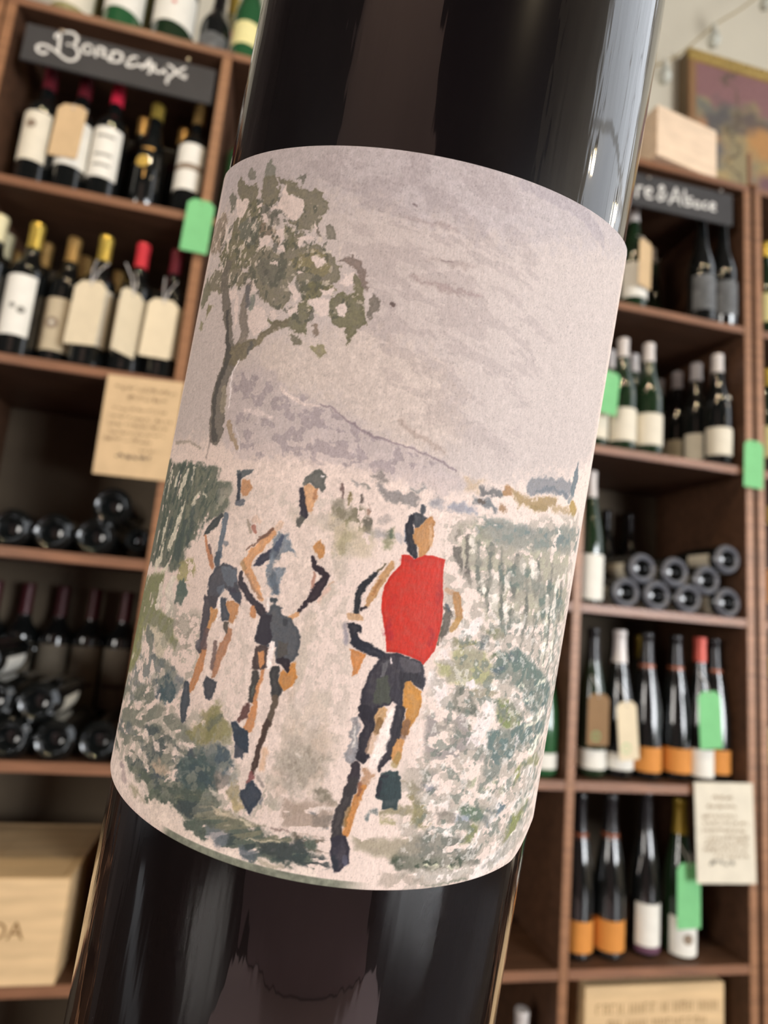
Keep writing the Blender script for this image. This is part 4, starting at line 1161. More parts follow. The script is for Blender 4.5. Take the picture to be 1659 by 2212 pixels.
('S',(198,190,172),0.85,0.3,0.49,0.25,[[-3307,-983,119],[-3378,-1106,180],[-3364,-1187,61]]),
('S',(198,190,172),0.85,0.3,0.49,0.25,[[-3684,-1164,68],[-3668,-1353,124],[-3844,-1549,141]]),
('S',(198,190,172),0.85,0.3,0.49,0.25,[[-2699,-252,21],[-2623,-334,32]]),
('S',(198,190,172),0.85,0.3,0.49,0.25,[[-4015,-59,34],[-4392,-263,32],[-4471,-401,18]]),
('S',(198,190,172),0.85,0.3,0.49,0.25,[[-4753,-594,18],[-4756,-1014,25],[-4728,-1361,18]]),
('S',(198,190,172),0.85,0.3,0.49,0.25,[[-4069,-965,28],[-4135,-1247,40],[-4141,-1469,28]]),
('S',(198,190,172),0.85,0.3,0.49,0.25,[[-3338,-1451,96],[-3465,-1637,165],[-3476,-1885,113]]),
('S',(198,190,172),0.85,0.3,0.49,0.25,[[-3042,-1585,77],[-3121,-1710,145],[-3163,-1825,130]]),
('S',(198,190,172),0.85,0.3,0.49,0.25,[[-3867,-1466,45],[-3742,-1683,51]]),
('S',(198,190,172),0.85,0.3,0.49,0.25,[[-4305,-1702,45],[-4219,-1867,51]]),
('S',(61,70,66),0.85,0.49,0.61,0.25,[[-3475,111,67],[-3552,-71,79],[-3574,-306,68],[-3645,-458,85]]),
('S',(61,70,66),0.85,0.49,0.61,0.25,[[-3101,31,42],[-3072,-253,70],[-3055,-455,53]]),
('S',(61,70,66),0.85,0.49,0.61,0.25,[[-4130,-282,68],[-4286,-386,56]]),
('S',(61,70,66),0.85,0.49,0.61,0.25,[[-3039,-758,101],[-3042,-960,142],[-3106,-1222,231]]),
('S',(61,70,66),0.85,0.49,0.61,0.25,[[-3506,-807,169],[-3597,-975,113]]),
('S',(61,70,66),0.85,0.49,0.61,0.25,[[-3939,-1270,68],[-3990,-1439,56]]),
('S',(61,70,66),0.85,0.49,0.61,0.25,[[-2885,-540,147],[-2853,-835,108],[-2855,-1035,109]]),
('S',(61,70,66),0.85,0.49,0.61,0.25,[[-3815,-143,51],[-3844,-383,56]]),
('N',(144,137,96),0.9,0.4,2.2,2.75,-14,0.85,0.37,[[-3015,-1339],[-2619,-1215],[-2536,-1376],[-2560,-1603],[-2794,-1618],[-2972,-1552]]),
('P',(80,91,86),0.9,0.49,0.49,0.25,[[-2842,-1588],[-2735,-1529],[-2644,-1648],[-2636,-1773],[-2800,-1807],[-2908,-1719]]),
('P',(77,88,80),0.9,0.49,0.49,0.25,[[-2875,-1583],[-2724,-1545],[-2642,-1686],[-2683,-1918],[-2861,-1927],[-2928,-1752]]),
('N',(109,112,80),0.95,0.25,1.65,5.5,-12,0.85,0.37,[[-4743,-1857],[-3655,-1626],[-3372,-1579],[-3376,-1889],[-3321,-2104],[-2809,-2171],[-2791,-2323],[-2648,-2425],[-2641,-2548],[-2971,-2466],[-3188,-2379],[-3710,-2417],[-3854,-2620],[-3821,-2930],[-3998,-3192],[-4747,-3586],[-4746,-3975],[-4721,-3972],[-4742,-2436]]),
('N',(132,132,91),0.8,0.45,1.65,4.4,-12,0.85,0.37,[[-4745,-2482],[-3737,-2381],[-3798,-2903],[-4103,-3222],[-4746,-3678],[-4724,-3676]]),
('S',(205,194,182),0.9,0.3,0.49,0.25,[[-3437,-1777,136],[-3413,-1927,160],[-3415,-2082,134]]),
('S',(205,194,182),0.9,0.3,0.49,0.25,[[-3109,-1616,106],[-3063,-1828,206],[-2980,-2031,253]]),
('S',(205,194,182),0.9,0.3,0.49,0.25,[[-4235,-1780,40],[-4505,-2068,25],[-4552,-2235,21]]),
('S',(205,194,182),0.9,0.3,0.49,0.25,[[-3853,-2566,68],[-3779,-2708,85],[-3721,-2998,45]]),
('S',(205,194,182),0.9,0.3,0.49,0.25,[[-4250,-3021,85],[-4396,-3192,53]]),
('S',(205,194,182),0.9,0.3,0.49,0.25,[[-3600,-2036,36],[-3704,-2099,40]]),
('P',(178,169,150),0.9,0.61,0.61,0.25,[[-3697,-2435],[-3241,-2371],[-3032,-2421],[-2876,-2502],[-2886,-2681],[-2964,-2791],[-3219,-2730],[-3290,-2586],[-3609,-2561]]),
('S',(80,88,84),0.8,0.49,0.61,0.25,[[-3633,-2525,198],[-3388,-2610,151],[-3321,-2736,124]]),
('S',(73,82,80),0.8,0.49,0.61,0.25,[[-3234,-2804,87],[-2831,-2823,134],[-2629,-2883,162]]),
('N',(102,107,105),0.85,0.44,2.75,3.85,35,0.85,0.37,[[-3783,-2920],[-3293,-2790],[-2800,-2805],[-2308,-2906],[-2350,-3012],[-2508,-3248],[-3762,-3651],[-4743,-3746],[-3998,-3192]]),
('P',(54,70,75),0.95,0.43,0.55,0.4,[[-2942,-3050],[-2725,-2910],[-2551,-2966],[-2463,-3092],[-2500,-3274],[-2713,-3347],[-2887,-3289],[-2857,-3162]]),
('P',(70,79,86),0.9,0.43,0.55,0.25,[[-3139,-3108],[-2942,-3050],[-2877,-3110],[-3004,-3207],[-3127,-3185]]),
('P',(68,77,84),0.9,0.43,0.55,0.25,[[-3028,-3254],[-2837,-3215],[-2804,-3302],[-2953,-3329]]),
('N',(208,194,186),0.8,0.56,3.3,2.75,35,0.61,0.37,[[-3714,-3007],[-2785,-2946],[-2813,-3378],[-4200,-3834],[-4106,-3331]]),
('N',(132,124,112),0.6,0.6,2.75,1.65,30,0.61,0.37,[[-2821,-2036],[-2233,-1983],[-2173,-2494],[-2588,-2506],[-2812,-2368]]),
('N',(98,102,91),0.9,0.44,2.2,7.7,-62,0.98,0.37,[[-4722,-3698],[-3037,-3176],[-2898,-3408],[-2420,-3372],[-2103,-3477],[-1816,-3607],[-1502,-3682],[-1312,-4528],[-1895,-4730],[-2643,-4681],[-3362,-4588],[-4742,-4725],[-4721,-4152]]),
('N',(65,73,72),0.95,0.4,2.2,6.6,-62,1.1,0.85,[[-3085,-3785],[-2718,-3678],[-2310,-3730],[-1899,-3760],[-1755,-3850],[-1496,-3707],[-1343,-4385],[-1471,-4567],[-1932,-4587],[-2209,-4555],[-2794,-4475],[-3421,-4491],[-3394,-4380],[-3013,-4251],[-3049,-4068]]),
('N',(80,88,75),0.9,0.4,2.2,5.5,-62,0.85,0.37,[[-3490,-4489],[-2959,-4376],[-2578,-4371],[-2247,-4524],[-2315,-4688],[-2568,-4792],[-2831,-4682],[-3201,-4572]]),
('N',(84,91,91),0.8,0.42,2.2,5.5,-70,0.73,0.37,[[-4742,-4247],[-3709,-3924],[-2973,-4040],[-3078,-4108],[-3642,-4169],[-4343,-4281]]),
('N',(123,117,84),0.85,0.42,2.75,2.75,0,0.98,0.37,[[-1873,-3187],[-1691,-3063],[-1570,-3389],[-1698,-3606],[-2001,-3610],[-2098,-3494],[-1880,-3353]]),
('S',(210,194,184),0.9,0.37,0.61,0.25,[[-3447,-4137,90],[-3204,-4156,169],[-2909,-4191,170],[-2828,-4190,52]]),
('S',(210,194,184),0.9,0.37,0.61,0.25,[[-3309,-3904,52],[-3032,-3904,166],[-2927,-3945,124]]),
('S',(210,194,184),0.9,0.37,0.61,0.25,[[-2769,-3840,51],[-2670,-3911,124],[-2572,-3943,56]]),
('S',(210,194,184),0.9,0.37,0.61,0.25,[[-2460,-3837,60],[-2239,-3873,101],[-2052,-3902,101],[-1889,-3893,28]]),
('S',(210,194,184),0.9,0.37,0.61,0.25,[[-2710,-3599,53],[-2495,-3632,113],[-2325,-3679,73]]),
('S',(210,194,184),0.9,0.37,0.61,0.25,[[-4749,-4431,71],[-4065,-4350,169],[-3646,-4377,169]]),
('S',(210,194,184),0.9,0.37,0.61,0.25,[[-3339,-4318,84],[-3193,-4330,96]]),
('S',(210,194,184),0.9,0.37,0.61,0.25,[[-2250,-3738,63],[-2055,-3747,75],[-1912,-3710,44]]),
('S',(210,194,184),0.9,0.37,0.61,0.25,[[-2874,-4275,83],[-2755,-4277,80]]),
('S',(210,194,184),0.9,0.37,0.61,0.25,[[-2266,-3975,30],[-2060,-3969,33]]),
('S',(210,194,184),0.9,0.37,0.61,0.25,[[-2097,-4174,15],[-1934,-4199,25]]),
('S',(210,194,184),0.9,0.37,0.61,0.25,[[-2809,-4538,96],[-2682,-4573,106]]),
('S',(210,194,184),0.9,0.37,0.61,0.25,[[-1505,-4136,39],[-1414,-4160,57]]),
('P',(169,150,131),0.85,0.85,0.73,0.25,[[-2754,-4181],[-2501,-4106],[-2270,-4107],[-2306,-4231],[-2488,-4243],[-2693,-4244]]),
('S',(65,72,80),0.8,0.37,0.49,0.25,[[-2610,-4279,36],[-2460,-4279,30],[-2349,-4284,23]]),
('S',(52,59,63),0.8,0.24,0.37,0.25,[[-2774,-3727,13],[-2522,-3745,25],[-2400,-3779,38]]),
('S',(61,66,73),0.8,0.37,0.37,0.25,[[-1924,-3759,69],[-1943,-3829,92]]),
('P',(212,196,186),0.95,0.61,0.73,0.25,[[-4742,-4895],[-4757,-4728],[-3698,-4418],[-3431,-4475],[-3162,-4546],[-2857,-4519],[-2705,-4611],[-2687,-4756],[-2483,-4747],[-2332,-4631],[-2185,-4638],[-1981,-4596],[-1899,-4665],[-1883,-4726],[-2392,-4928],[-3184,-4911],[-3886,-4976]]),
('P',(132,126,102),0.7,0.85,0.73,0.25,[[-3224,-4681],[-2981,-4628],[-2687,-4756],[-2877,-4720],[-2946,-4808],[-3115,-4743]]),
('S',(132,116,119),0.6,0.3,0.37,0.25,[[-3672,-4584,83],[-3536,-4579,74]]),
('S',(140,123,123),0.5,0.49,0.37,0.25,[[-3476,-4666,141],[-3384,-4708,105]]),
('N',(68,77,68),0.95,0.34,2.2,8.8,-66,0.85,0.73,[[-2463,-4414],[-1534,-4110],[-1271,-4278],[-1036,-4381],[-691,-4435],[-432,-4446],[7,-4409],[72,-4761],[-371,-4771],[-746,-4814],[-937,-4794],[-1273,-4799],[-1483,-4795],[-1730,-4770],[-1859,-4729],[-1996,-4550],[-2204,-4564],[-2410,-4578]]),
('N',(49,58,58),0.9,0.52,2.2,6.6,-66,0.85,0.73,[[-2065,-4369],[-1476,-4293],[-1135,-4509],[-668,-4551],[-46,-4515],[-126,-4746],[-632,-4736],[-1165,-4765],[-1638,-4674],[-1918,-4572]]),
('N',(112,109,91),0.8,0.54,1.38,8.8,-68,0.61,0.37,[[-2138,-4448],[-1579,-4251],[-1041,-4358],[-312,-4420],[-294,-4513],[-919,-4618],[-1503,-4577],[-1930,-4526]]),
('P',(105,110,116),0.7,0.73,0.61,0.25,[[-1469,-4591],[-1294,-4571],[-1137,-4633],[-1138,-4757],[-1305,-4785],[-1442,-4707]]),
('P',(84,91,98),0.8,0.61,0.61,0.25,[[-951,-4725],[-790,-4729],[-652,-4765],[-874,-4837],[-937,-4794]]),
('P',(212,196,184),0.95,0.49,0.73,0.25,[[-2625,-4638],[-2273,-4604],[-2036,-4539],[-1922,-4625],[-1785,-4752],[-1581,-4779],[-1360,-4803],[-1124,-4826],[-935,-4806],[-872,-4849],[-665,-4829],[-492,-4799],[-264,-4809],[-113,-4816],[134,-4824],[153,-4929],[-342,-4922],[-863,-4895],[-1431,-4889],[-1922,-4893],[-2511,-4964]]),
('S',(132,124,107),0.6,0.37,0.49,0.25,[[-665,-4829,37],[-507,-4851,59],[-326,-4810,47]]),
('S',(205,192,170),0.8,0.24,0.37,0.25,[[-1021,-4389,15],[-842,-4401,20]]),
('S',(190,174,152),0.7,0.37,0.49,0.25,[[-1398,-4368,66],[-1245,-4394,75],[-1083,-4358,48]]),
('S',(147,132,91),0.7,0.61,0.61,0.25,[[-1180,-4164,123],[-1065,-4242,121]]),
('S',(186,174,152),0.7,0.24,0.37,0.25,[[-868,-4604,24],[-668,-4551,36],[-372,-4500,19]]),
('S',(220,208,200),0.8,0.18,0.24,0.25,[[-213,-4546,31],[-175,-4550,24]]),
('S',(210,196,186),0.8,0.24,0.37,0.25,[[-89,-4546,29],[35,-4561,24]]),
('S',(214,200,190),0.8,0.24,0.37,0.25,[[-1511,-4141,53],[-1418,-4149,65]]),
('P',(112,109,72),0.85,1.22,0.85,0.25,[[-1719,-3053],[-1594,-2981],[-1532,-3151],[-1354,-3251],[-1283,-3379],[-1382,-3518],[-1690,-3571],[-2048,-3569],[-1928,-3417],[-1758,-3291]]),
('P',(80,89,88),0.85,0.85,0.73,0.25,[[-1818,-3648],[-1598,-3562],[-1374,-3553],[-1263,-3668],[-1253,-3813],[-1471,-3914],[-1704,-3913],[-1891,-3861]]),
('P',(63,75,82),0.9,0.49,0.61,0.25,[[-1542,-3602],[-1416,-3565],[-1273,-3671],[-1260,-3778],[-1391,-3871],[-1510,-3741]]),
('P',(58,73,72),0.85,0.73,0.85,0.25,[[-2113,-3935],[-1792,-3753],[-1486,-3845],[-1489,-4031],[-1542,-4196],[-1920,-4248],[-2168,-4146]]),
('P',(123,128,130),0.7,0.73,0.61,0.25,[[-1395,-3854],[-1186,-3830],[-1125,-3922],[-1268,-4037],[-1389,-3981]]),
('P',(132,123,96),0.8,0.73,0.73,0.25,[[-1235,-3991],[-1105,-3917],[-1043,-4118],[-1106,-4208],[-1246,-4140]]),
('S',(86,89,77),0.7,0.49,0.49,0.25,[[-1553,-3157,60],[-1733,-3396,82]]),
('S',(52,66,70),0.8,0.37,0.49,0.25,[[-1841,-3957,133],[-1574,-4058,127]]),
('P',(121,114,110),0.85,0.61,0.61,0.25,[[-137,330],[16,404],[60,391],[145,324],[37,288],[-70,305]]),
('S',(120,115,113),0.85,0.61,0.73,0.25,[[1,255,41],[100,169,93],[265,126,144],[425,114,165],[539,73,125]]),
('S',(111,114,114),0.7,0.61,0.61,0.25,[[463,257,52],[544,220,62],[595,293,42]]),
('S',(110,109,109),0.6,0.49,0.49,0.25,[[-328,228,41],[-272,154,41]]),
('S',(103,103,98),0.7,0.37,0.37,0.25,[[-227,193,31],[-130,174,37]]),
('S',(114,116,122),0.5,0.73,0.61,0.25,[[748,112,63],[822,189,95]]),
('N',(105,100,82),0.9,0.36,2.75,3.85,0,0.98,0.37,[[-553,-93],[-446,-43],[-362,-154],[-208,-85],[-114,-141],[-107,-295],[15,-398],[-109,-399],[-320,-385],[-521,-265]]),
('S',(84,80,70),0.85,0.49,0.49,0.25,[[-44,-242,82],[-27,-395,82]]),
('S',(103,84,80),0.9,0.3,0.3,0.25,[[-467,131,35],[-454,60,42],[-443,-32,31]]),
('S',(112,100,70),0.9,0.3,0.3,0.25,[[-351,67,35],[-329,-23,47],[-325,-74,31]]),
('S',(86,77,72),0.9,0.3,0.3,0.25,[[-193,64,29],[-175,-37,41]]),
('S',(124,98,84),0.8,0.3,0.3,0.25,[[-74,-133,31],[-62,-173,35]]),
('S',(140,124,117),0.6,0.24,0.24,0.25,[[-70,-39,12],[-51,-119,16]]),
('S',(123,119,93),0.75,0.98,0.73,0.25,[[-261,-479,133],[-301,-600,123],[-320,-727,113]]),
('S',(98,96,70),0.8,0.49,0.49,0.25,[[-313,-311,62],[-291,-370,51]]),
('S',(116,116,88),0.75,0.85,0.61,0.25,[[284,-360,72],[261,-437,113],[221,-558,82]]),
('S',(82,91,77),0.8,0.49,0.37,0.25,[[274,-362,62],[288,-411,62]]),
('S',(133,130,130),0.7,0.98,0.61,0.25,[[31,-426,112],[202,-395,92]]),
('S',(126,119,116),0.5,0.73,0.61,0.25,[[121,-233,61],[226,-183,61]]),
('S',(140,140,146),0.5,0.73,0.49,0.25,[[390,-393,103],[438,-426,82]]),
('N',(167,155,129),0.6,0.45,4.4,4.4,0,1.83,0.37,[[-521,-265],[57,-401],[70,-701],[-403,-786],[-565,-481]]),
('P',(103,105,109),0.8,0.61,0.61,0.25,[[2179,662],[2290,765],[2520,852],[2803,868],[3263,928],[3433,799],[3178,625],[2748,635],[2429,549],[2229,539]]),
('S',(86,92,100),0.6,0.49,0.49,0.25,[[2411,613,54],[2800,714,55],[3291,687,71]]),
('S',(82,92,97),0.9,0.3,0.3,0.25,[[3493,1229,39],[3491,1029,194],[3453,802,194]]),
('S',(90,99,102),0.6,0.37,0.37,0.25,[[3498,751,113],[3361,612,100]]),
('P',(163,139,109),0.6,1.1,0.61,0.25,[[1161,510],[1425,550],[1393,416],[1227,384]]),
('P',(139,102,65),0.9,0.61,0.49,0.25,[[1768,541],[1876,582],[1974,529],[1938,457],[1793,429]]),
('S',(132,109,72),0.85,0.73,0.61,0.25,[[2013,511,97],[2127,413,152],[2456,446,120],[2910,538,114]]),
('S',(126,105,69),0.85,0.49,0.49,0.25,[[2373,364,79],[2695,405,81]]),
('S',(139,112,55),0.85,0.49,0.49,0.25,[[3553,553,218],[3672,510,194]]),
('S',(145,121,87),0.7,0.61,0.49,0.25,[[2893,423,83],[3428,461,87]]),
('S',(80,79,79),0.85,0.61,0.61,0.25,[[1450,427,76],[1603,419,114],[1759,436,89]]),
('S',(83,87,90),0.85,0.73,0.61,0.25,[[1347,280,75],[1540,278,116],[1678,214,83]]),
('S',(72,60,51),0.8,0.37,0.37,0.25,[[1418,294,65],[1465,277,66]]),
('S',(129,99,71),0.85,0.49,0.49,0.25,[[1794,274,83],[1866,248,70]]),
('S',(125,127,137),0.8,0.85,0.61,0.25,[[1038,146,111],[1335,126,138]]),
('S',(132,132,139),0.5,0.73,0.49,0.25,[[786,149,112],[871,115,112]]),
('N',(99,106,100),0.9,0.34,5.5,3.3,0,1.22,0.37,[[1408,50],[1674,84],[2079,75],[2448,80],[3344,218],[4313,275],[4238,-137],[2644,-233],[1880,-270],[1488,-203]]),
('N',(92,103,103),0.75,0.52,4.4,2.75,0,0.98,0.37,[[1594,19],[2348,64],[3798,211],[3945,-2],[2193,-92]]),
('N',(132,130,110),0.75,0.42,2.2,2.75,0,1.22,0.37,[[1168,-106],[1453,-31],[1880,-270],[2644,-233],[3738,-139],[4257,-1271],[1862,-1316],[1575,-698],[1336,-606]]),
('S',(76,72,65),0.85,0.49,0.49,0.25,[[1211,-400,82],[1251,-531,109],[1344,-718,41]]),
('S',(75,70,64),0.85,0.49,0.49,0.25,[[1326,-230,42],[1381,-473,57],[1430,-718,85],[1493,-848,71]]),
('S',(76,72,65),0.85,0.49,0.49,0.25,[[1182,-179,41],[1196,-251,41]]),
('S',(87,89,81),0.85,0.49,0.55,0.25,[[1503,-277,64],[1558,-472,59],[1604,-694,66],[1696,-988,55]]),
('S',(85,87,79),0.85,0.49,0.55,0.25,[[1727,-318,93],[1770,-518,63],[1792,-656,48],[1796,-861,79],[1869,-1162,64]]),
('S',(83,85,77),0.85,0.49,0.55,0.25,[[1940,-313,43],[1983,-580,84],[2058,-832,104],[2149,-1293,71]]),
('S',(82,83,76),0.85,0.49,0.55,0.25,[[2225,-339,75],[2232,-484,56],[2258,-745,113],[2309,-952,76]]),
('S',(82,83,76),0.85,0.49,0.55,0.25,[[2548,-691,64],[2592,-930,87],[2664,-1264,77]]),
('S',(82,83,76),0.85,0.49,0.55,0.25,[[2748,-344,62],[2830,-694,110],[2822,-832,125]]),
('S',(82,83,76),0.85,0.49,0.55,0.25,[[3166,-445,62],[3209,-810,128],[3189,-1094,126]]),
('S',(82,83,76),0.85,0.49,0.55,0.25,[[3628,-648,78],[3809,-1239,116]]),
('N',(85,95,88),0.9,0.44,2.2,3.85,5,0.85,0.37,[[1944,-559],[2499,-507],[2734,-702],[3187,-670],[3865,-791],[3946,-1092],[3094,-1251],[2822,-832],[2274,-810],[1993,-774]]),
('S',(212,202,192),0.85,0.49,0.55,0.25,[[1866,-660,65],[1922,-911,132],[1950,-1038,100]]),
('S',(212,202,192),0.85,0.49,0.55,0.25,[[2145,-665,108],[2161,-887,54]]),
('S',(212,202,192),0.85,0.49,0.55,0.25,[[2605,-414,129],[2695,-569,201]]),
('S',(212,202,192),0.85,0.49,0.55,0.25,[[2174,-1095,105],[2242,-1221,107]]),
('S',(212,202,192),0.85,0.49,0.55,0.25,[[3147,-898,101],[3252,-1093,160]]),
('S',(212,202,192),0.85,0.49,0.55,0.25,[[3476,-945,155],[3464,-1176,194]]),
('S',(212,202,192),0.85,0.49,0.55,0.25,[[3475,-597,101],[3413,-802,89]]),
('S',(212,202,192),0.85,0.49,0.55,0.25,[[3755,-436,62],[3808,-702,78]]),
('S',(212,202,192),0.85,0.49,0.55,0.25,[[1679,-684,46],[1732,-933,77]]),
('S',(212,202,192),0.85,0.49,0.55,0.25,[[2358,-442,152],[2431,-568,78]]),
('S',(212,202,192),0.85,0.49,0.55,0.25,[[1408,-241,72],[1442,-413,58]]),
('S',(212,202,192),0.85,0.49,0.55,0.25,[[2374,-1133,54],[2488,-1259,94]]),
('N',(143,140,104),0.9500000000000001,0.28,4.4,4.4,0,1.1,0.37,[[1416,-1735],[1933,-1742],[2178,-1990],[2157,-2179],[1887,-2209],[1612,-2244],[1327,-2128],[1182,-1961],[1461,-1958]]),
('N',(82,95,88),1,0.26,4.4,3.3,-20,0.85,0.37,[[2091,-1757],[2248,-1727],[2598,-1669],[2984,-1868],[3488,-2073],[4028,-2343],[4007,-2640],[3229,-2578],[2887,-2301],[2545,-2191],[2256,-2107],[2098,-1992],[2177,-1919]]),
('P',(69,79,82),0.75,0.85,0.73,0.25,[[2419,-1709],[2648,-1705],[2652,-1864],[2459,-1865]]),
('P',(69,79,85),0.75,0.61,0.61,0.25,[[2098,-1992],[2349,-1927],[2370,-2010],[2211,-2060]]),
('S',(104,104,63),0.9,0.49,0.61,0.25,[[1386,-1648,56],[1537,-1679,103],[1733,-1628,60]]),
('P',(96,97,71),0.85,0.73,0.61,0.25,[[1836,-1434],[2224,-1418],[2269,-1535],[2111,-1567],[1971,-1505]]),
('P',(73,80,82),0.9,0.49,0.55,0.25,[[1817,-1552],[1974,-1517],[1982,-1622],[1915,-1731],[1835,-1701]]),
('S',(81,86,55),0.6,0.49,0.49,0.25,[[2081,-1781,60],[2193,-1776,48]]),
('N',(80,83,74),0.9500000000000001,0.3,3.85,3.3,0,0.85,0.37,[[1566,-2281],[1751,-2248],[1806,-2373],[1973,-2531],[2039,-2624],[1887,-2613],[1687,-2606],[1506,-2511]]),
('P',(113,107,83),0.8,0.98,0.61,0.25,[[1789,-2293],[2177,-2261],[2319,-2296],[2134,-2355],[1873,-2417]]),
('S',(218,206,206),0.95,0.3,0.43,0.25,[[1739,-2192,78],[1829,-2211,101]]),
('S',(216,208,200),0.9,0.3,0.43,0.25,[[1893,-2237,35],[2306,-2243,44]]),
('N',(108,116,76),1,0.3,3.3,4.4,10,0.73,0.37,[[2348,-2416],[2641,-2400],[2939,-2614],[2980,-2817],[2564,-2832],[2373,-2583]]),
('N',(81,92,78),0.8500000000000001,0.5,2.75,3.3,0,0.73,0.37,[[2246,-2414],[2946,-2491],[3029,-2747],[2421,-2704]]),
('N',(82,97,93),1,0.26,4.4,2.75,-30,0.85,0.37,[[2254,-2863],[2725,-2843],[3119,-2794],[4122,-2878],[4029,-3078],[3629,-3163],[3039,-3147],[2861,-3310],[2421,-3263],[2300,-3054]]),
('N',(78,93,90),0.9500000000000001,0.42,2.75,3.3,-40,0.73,0.37,[[2907,-2364],[3228,-2196],[3966,-2335],[4086,-2830],[3114,-2630]]),
('S',(76,79,64),0.7,0.49,0.49,0.25,[[1854,-2729,75],[1927,-2798,63]]),
('N',(114,109,107),0.75,0.5,4.95,2.75,0,1.22,0.37,[[1182,-2665],[1758,-2615],[1985,-2925],[2346,-3104],[2350,-3258],[1293,-3238]]),
('S',(212,200,196),0.85,0.61,0.73,0.25,[[2116,-2414,88],[2214,-2556,233],[2158,-2731,266],[2092,-2858,178]]),
('S',(212,200,196),0.85,0.61,0.73,0.25,[[2678,-2389,73],[2827,-2471,137],[2951,-2578,80]]),
('S',(212,200,196),0.85,0.61,0.73,0.25,[[2952,-3025,162],[3005,-3118,143]]),
('S',(212,200,196),0.85,0.61,0.73,0.25,[[1901,-2947,71],[2006,-3018,100],[2230,-3038,71]]),
('S',(212,200,196),0.85,0.61,0.73,0.25,[[3449,-2757,79],[3909,-2732,106]]),
('S',(212,200,196),0.85,0.61,0.73,0.25,[[1160,-2165,145],[1339,-2318,230],[1456,-2457,142]]),
('S',(212,200,196),0.85,0.61,0.73,0.25,[[1322,-1846,96],[1414,-1985,73]]),
('S',(212,200,196),0.85,0.61,0.73,0.25,[[1470,-1548,72],[1620,-1488,151],[1764,-1371,160]]),
('S',(220,214,196),0.8,0.37,0.49,0.25,[[2757,-2233,34],[2922,-2191,37]]),
('S',(220,214,196),0.8,0.37,0.49,0.25,[[3263,-2288,67],[3414,-2210,72],[3655,-2192,43]]),
('S',(220,214,196),0.8,0.37,0.49,0.25,[[3036,-2472,32],[3273,-2467,42]]),
('S',(220,214,196),0.8,0.37,0.49,0.25,[[3206,-2740,50],[3805,-2716,64]]),
('S',(220,214,196),0.8,0.37,0.49,0.25,[[3142,-2859,65],[3609,-2805,88]]),
('S',(220,214,196),0.8,0.37,0.49,0.25,[[3503,-3270,141],[3822,-3146,176]]),
('S',(220,214,196),0.8,0.37,0.49,0.25,[[3261,-1826,71],[3524,-1761,85]]),
('S',(220,214,196),0.8,0.37,0.49,0.25,[[3269,-1235,91],[3353,-1753,110],[3436,-1952,102]]),
('S',(220,214,196),0.8,0.37,0.49,0.25,[[3625,-1102,71],[3711,-1905,85]]),
('S',(83,86,78),0.75,0.37,0.49,0.25,[[3341,-1104,64],[3429,-1626,83],[3419,-1912,69]]),
('S',(83,86,78),0.75,0.37,0.49,0.25,[[2879,-1242,32],[2992,-1743,35]]),
('S',(83,86,78),0.75,0.37,0.49,0.25,[[2663,-1250,83],[2650,-1496,82],[2671,-1643,41]]),
('S',(84,87,79),0.75,0.37,0.49,0.25,[[2114,-1165,70],[2169,-1327,70],[2230,-1442,32]]),
('S',(83,86,78),0.75,0.37,0.49,0.25,[[2330,-1148,88],[2320,-1389,53]]),
('S',(83,86,78),0.75,0.37,0.49,0.25,[[3740,-1318,56],[3804,-1912,64]]),
('N',(90,103,100),1,0.28,4.4,3.3,-30,0.85,0.37,[[2301,-2993],[2982,-3051],[2735,-3244],[2641,-3475],[2484,-3588],[2315,-3465],[2306,-3288]]),
('N',(117,120,73),1,0.22,3.3,3.3,-45,0.73,0.37,[[3770,-3372],[4104,-3515],[4003,-3612],[3249,-3466],[3259,-3645],[3094,-3764],[3034,-3580],[3067,-3461],[3365,-3398]]),
('N',(113,117,76),1,0.24,3.3,3.3,-45,0.85,0.37,[[3748,-4039],[3780,-4179],[3545,-4374],[3281,-4531],[3054,-4597],[3087,-4408],[3261,-4174],[3427,-4011]]),
('N',(138,142,115),0.75,0.48,2.75,2.75,0,0.98,0.37,[[1893,-3382],[2338,-3561],[2723,-3630],[3002,-3846],[2682,-3769],[2194,-3642],[1976,-3626]]),
('N',(85,99,82),1,0.3,3.3,3.3,0,0.73,0.37,[[1918,-3897],[2126,-3891],[2468,-3942],[2559,-4086],[2382,-4154],[2207,-4108],[2028,-3998]]),
('N',(109,112,79),0.9500000000000001,0.32,2.75,3.3,0,0.73,0.37,[[2186,-4152],[2388,-4179],[2366,-4363],[2253,-4439],[2103,-4396],[2181,-4267]]),
('P',(127,135,147),0.8,0.98,0.61,0.25,[[1882,-3998],[2121,-4006],[2207,-4108],[2096,-4165],[1949,-4105]]),
('N',(97,98,90),0.9500000000000001,0.3,5.5,2.75,10,1.1,0.37,[[1354,-4255],[1563,-4160],[2063,-4288],[2526,-4590],[2537,-4769],[2007,-4704],[1432,-4654],[1048,-4540]]),
('N',(124,119,113),0.8500000000000001,0.4,3.3,3.3,0,1.1,0.37,[[1192,-3417],[1499,-3387],[1562,-3702],[1383,-3768],[1249,-3714]]),
('P',(115,117,125),0.8,0.73,0.61,0.25,[[1361,-3590],[1470,-3567],[1505,-3679],[1407,-3701]]),
('P',(102,97,89),0.8,0.85,0.61,0.25,[[1579,-3915],[1872,-3951],[1895,-4055],[1705,-4077]]),
('N',(82,96,102),0.9,0.36,3.85,2.75,-30,0.73,0.37,[[2477,-3979],[3010,-3872],[2970,-4037],[2677,-4177],[2624,-4264],[2412,-4135]]),
('N',(110,105,73),0.8500000000000001,0.42,3.3,2.75,0,0.98,0.37,[[1174,-3705],[1333,-3768],[1617,-4039],[1485,-4158],[1250,-4100]]),
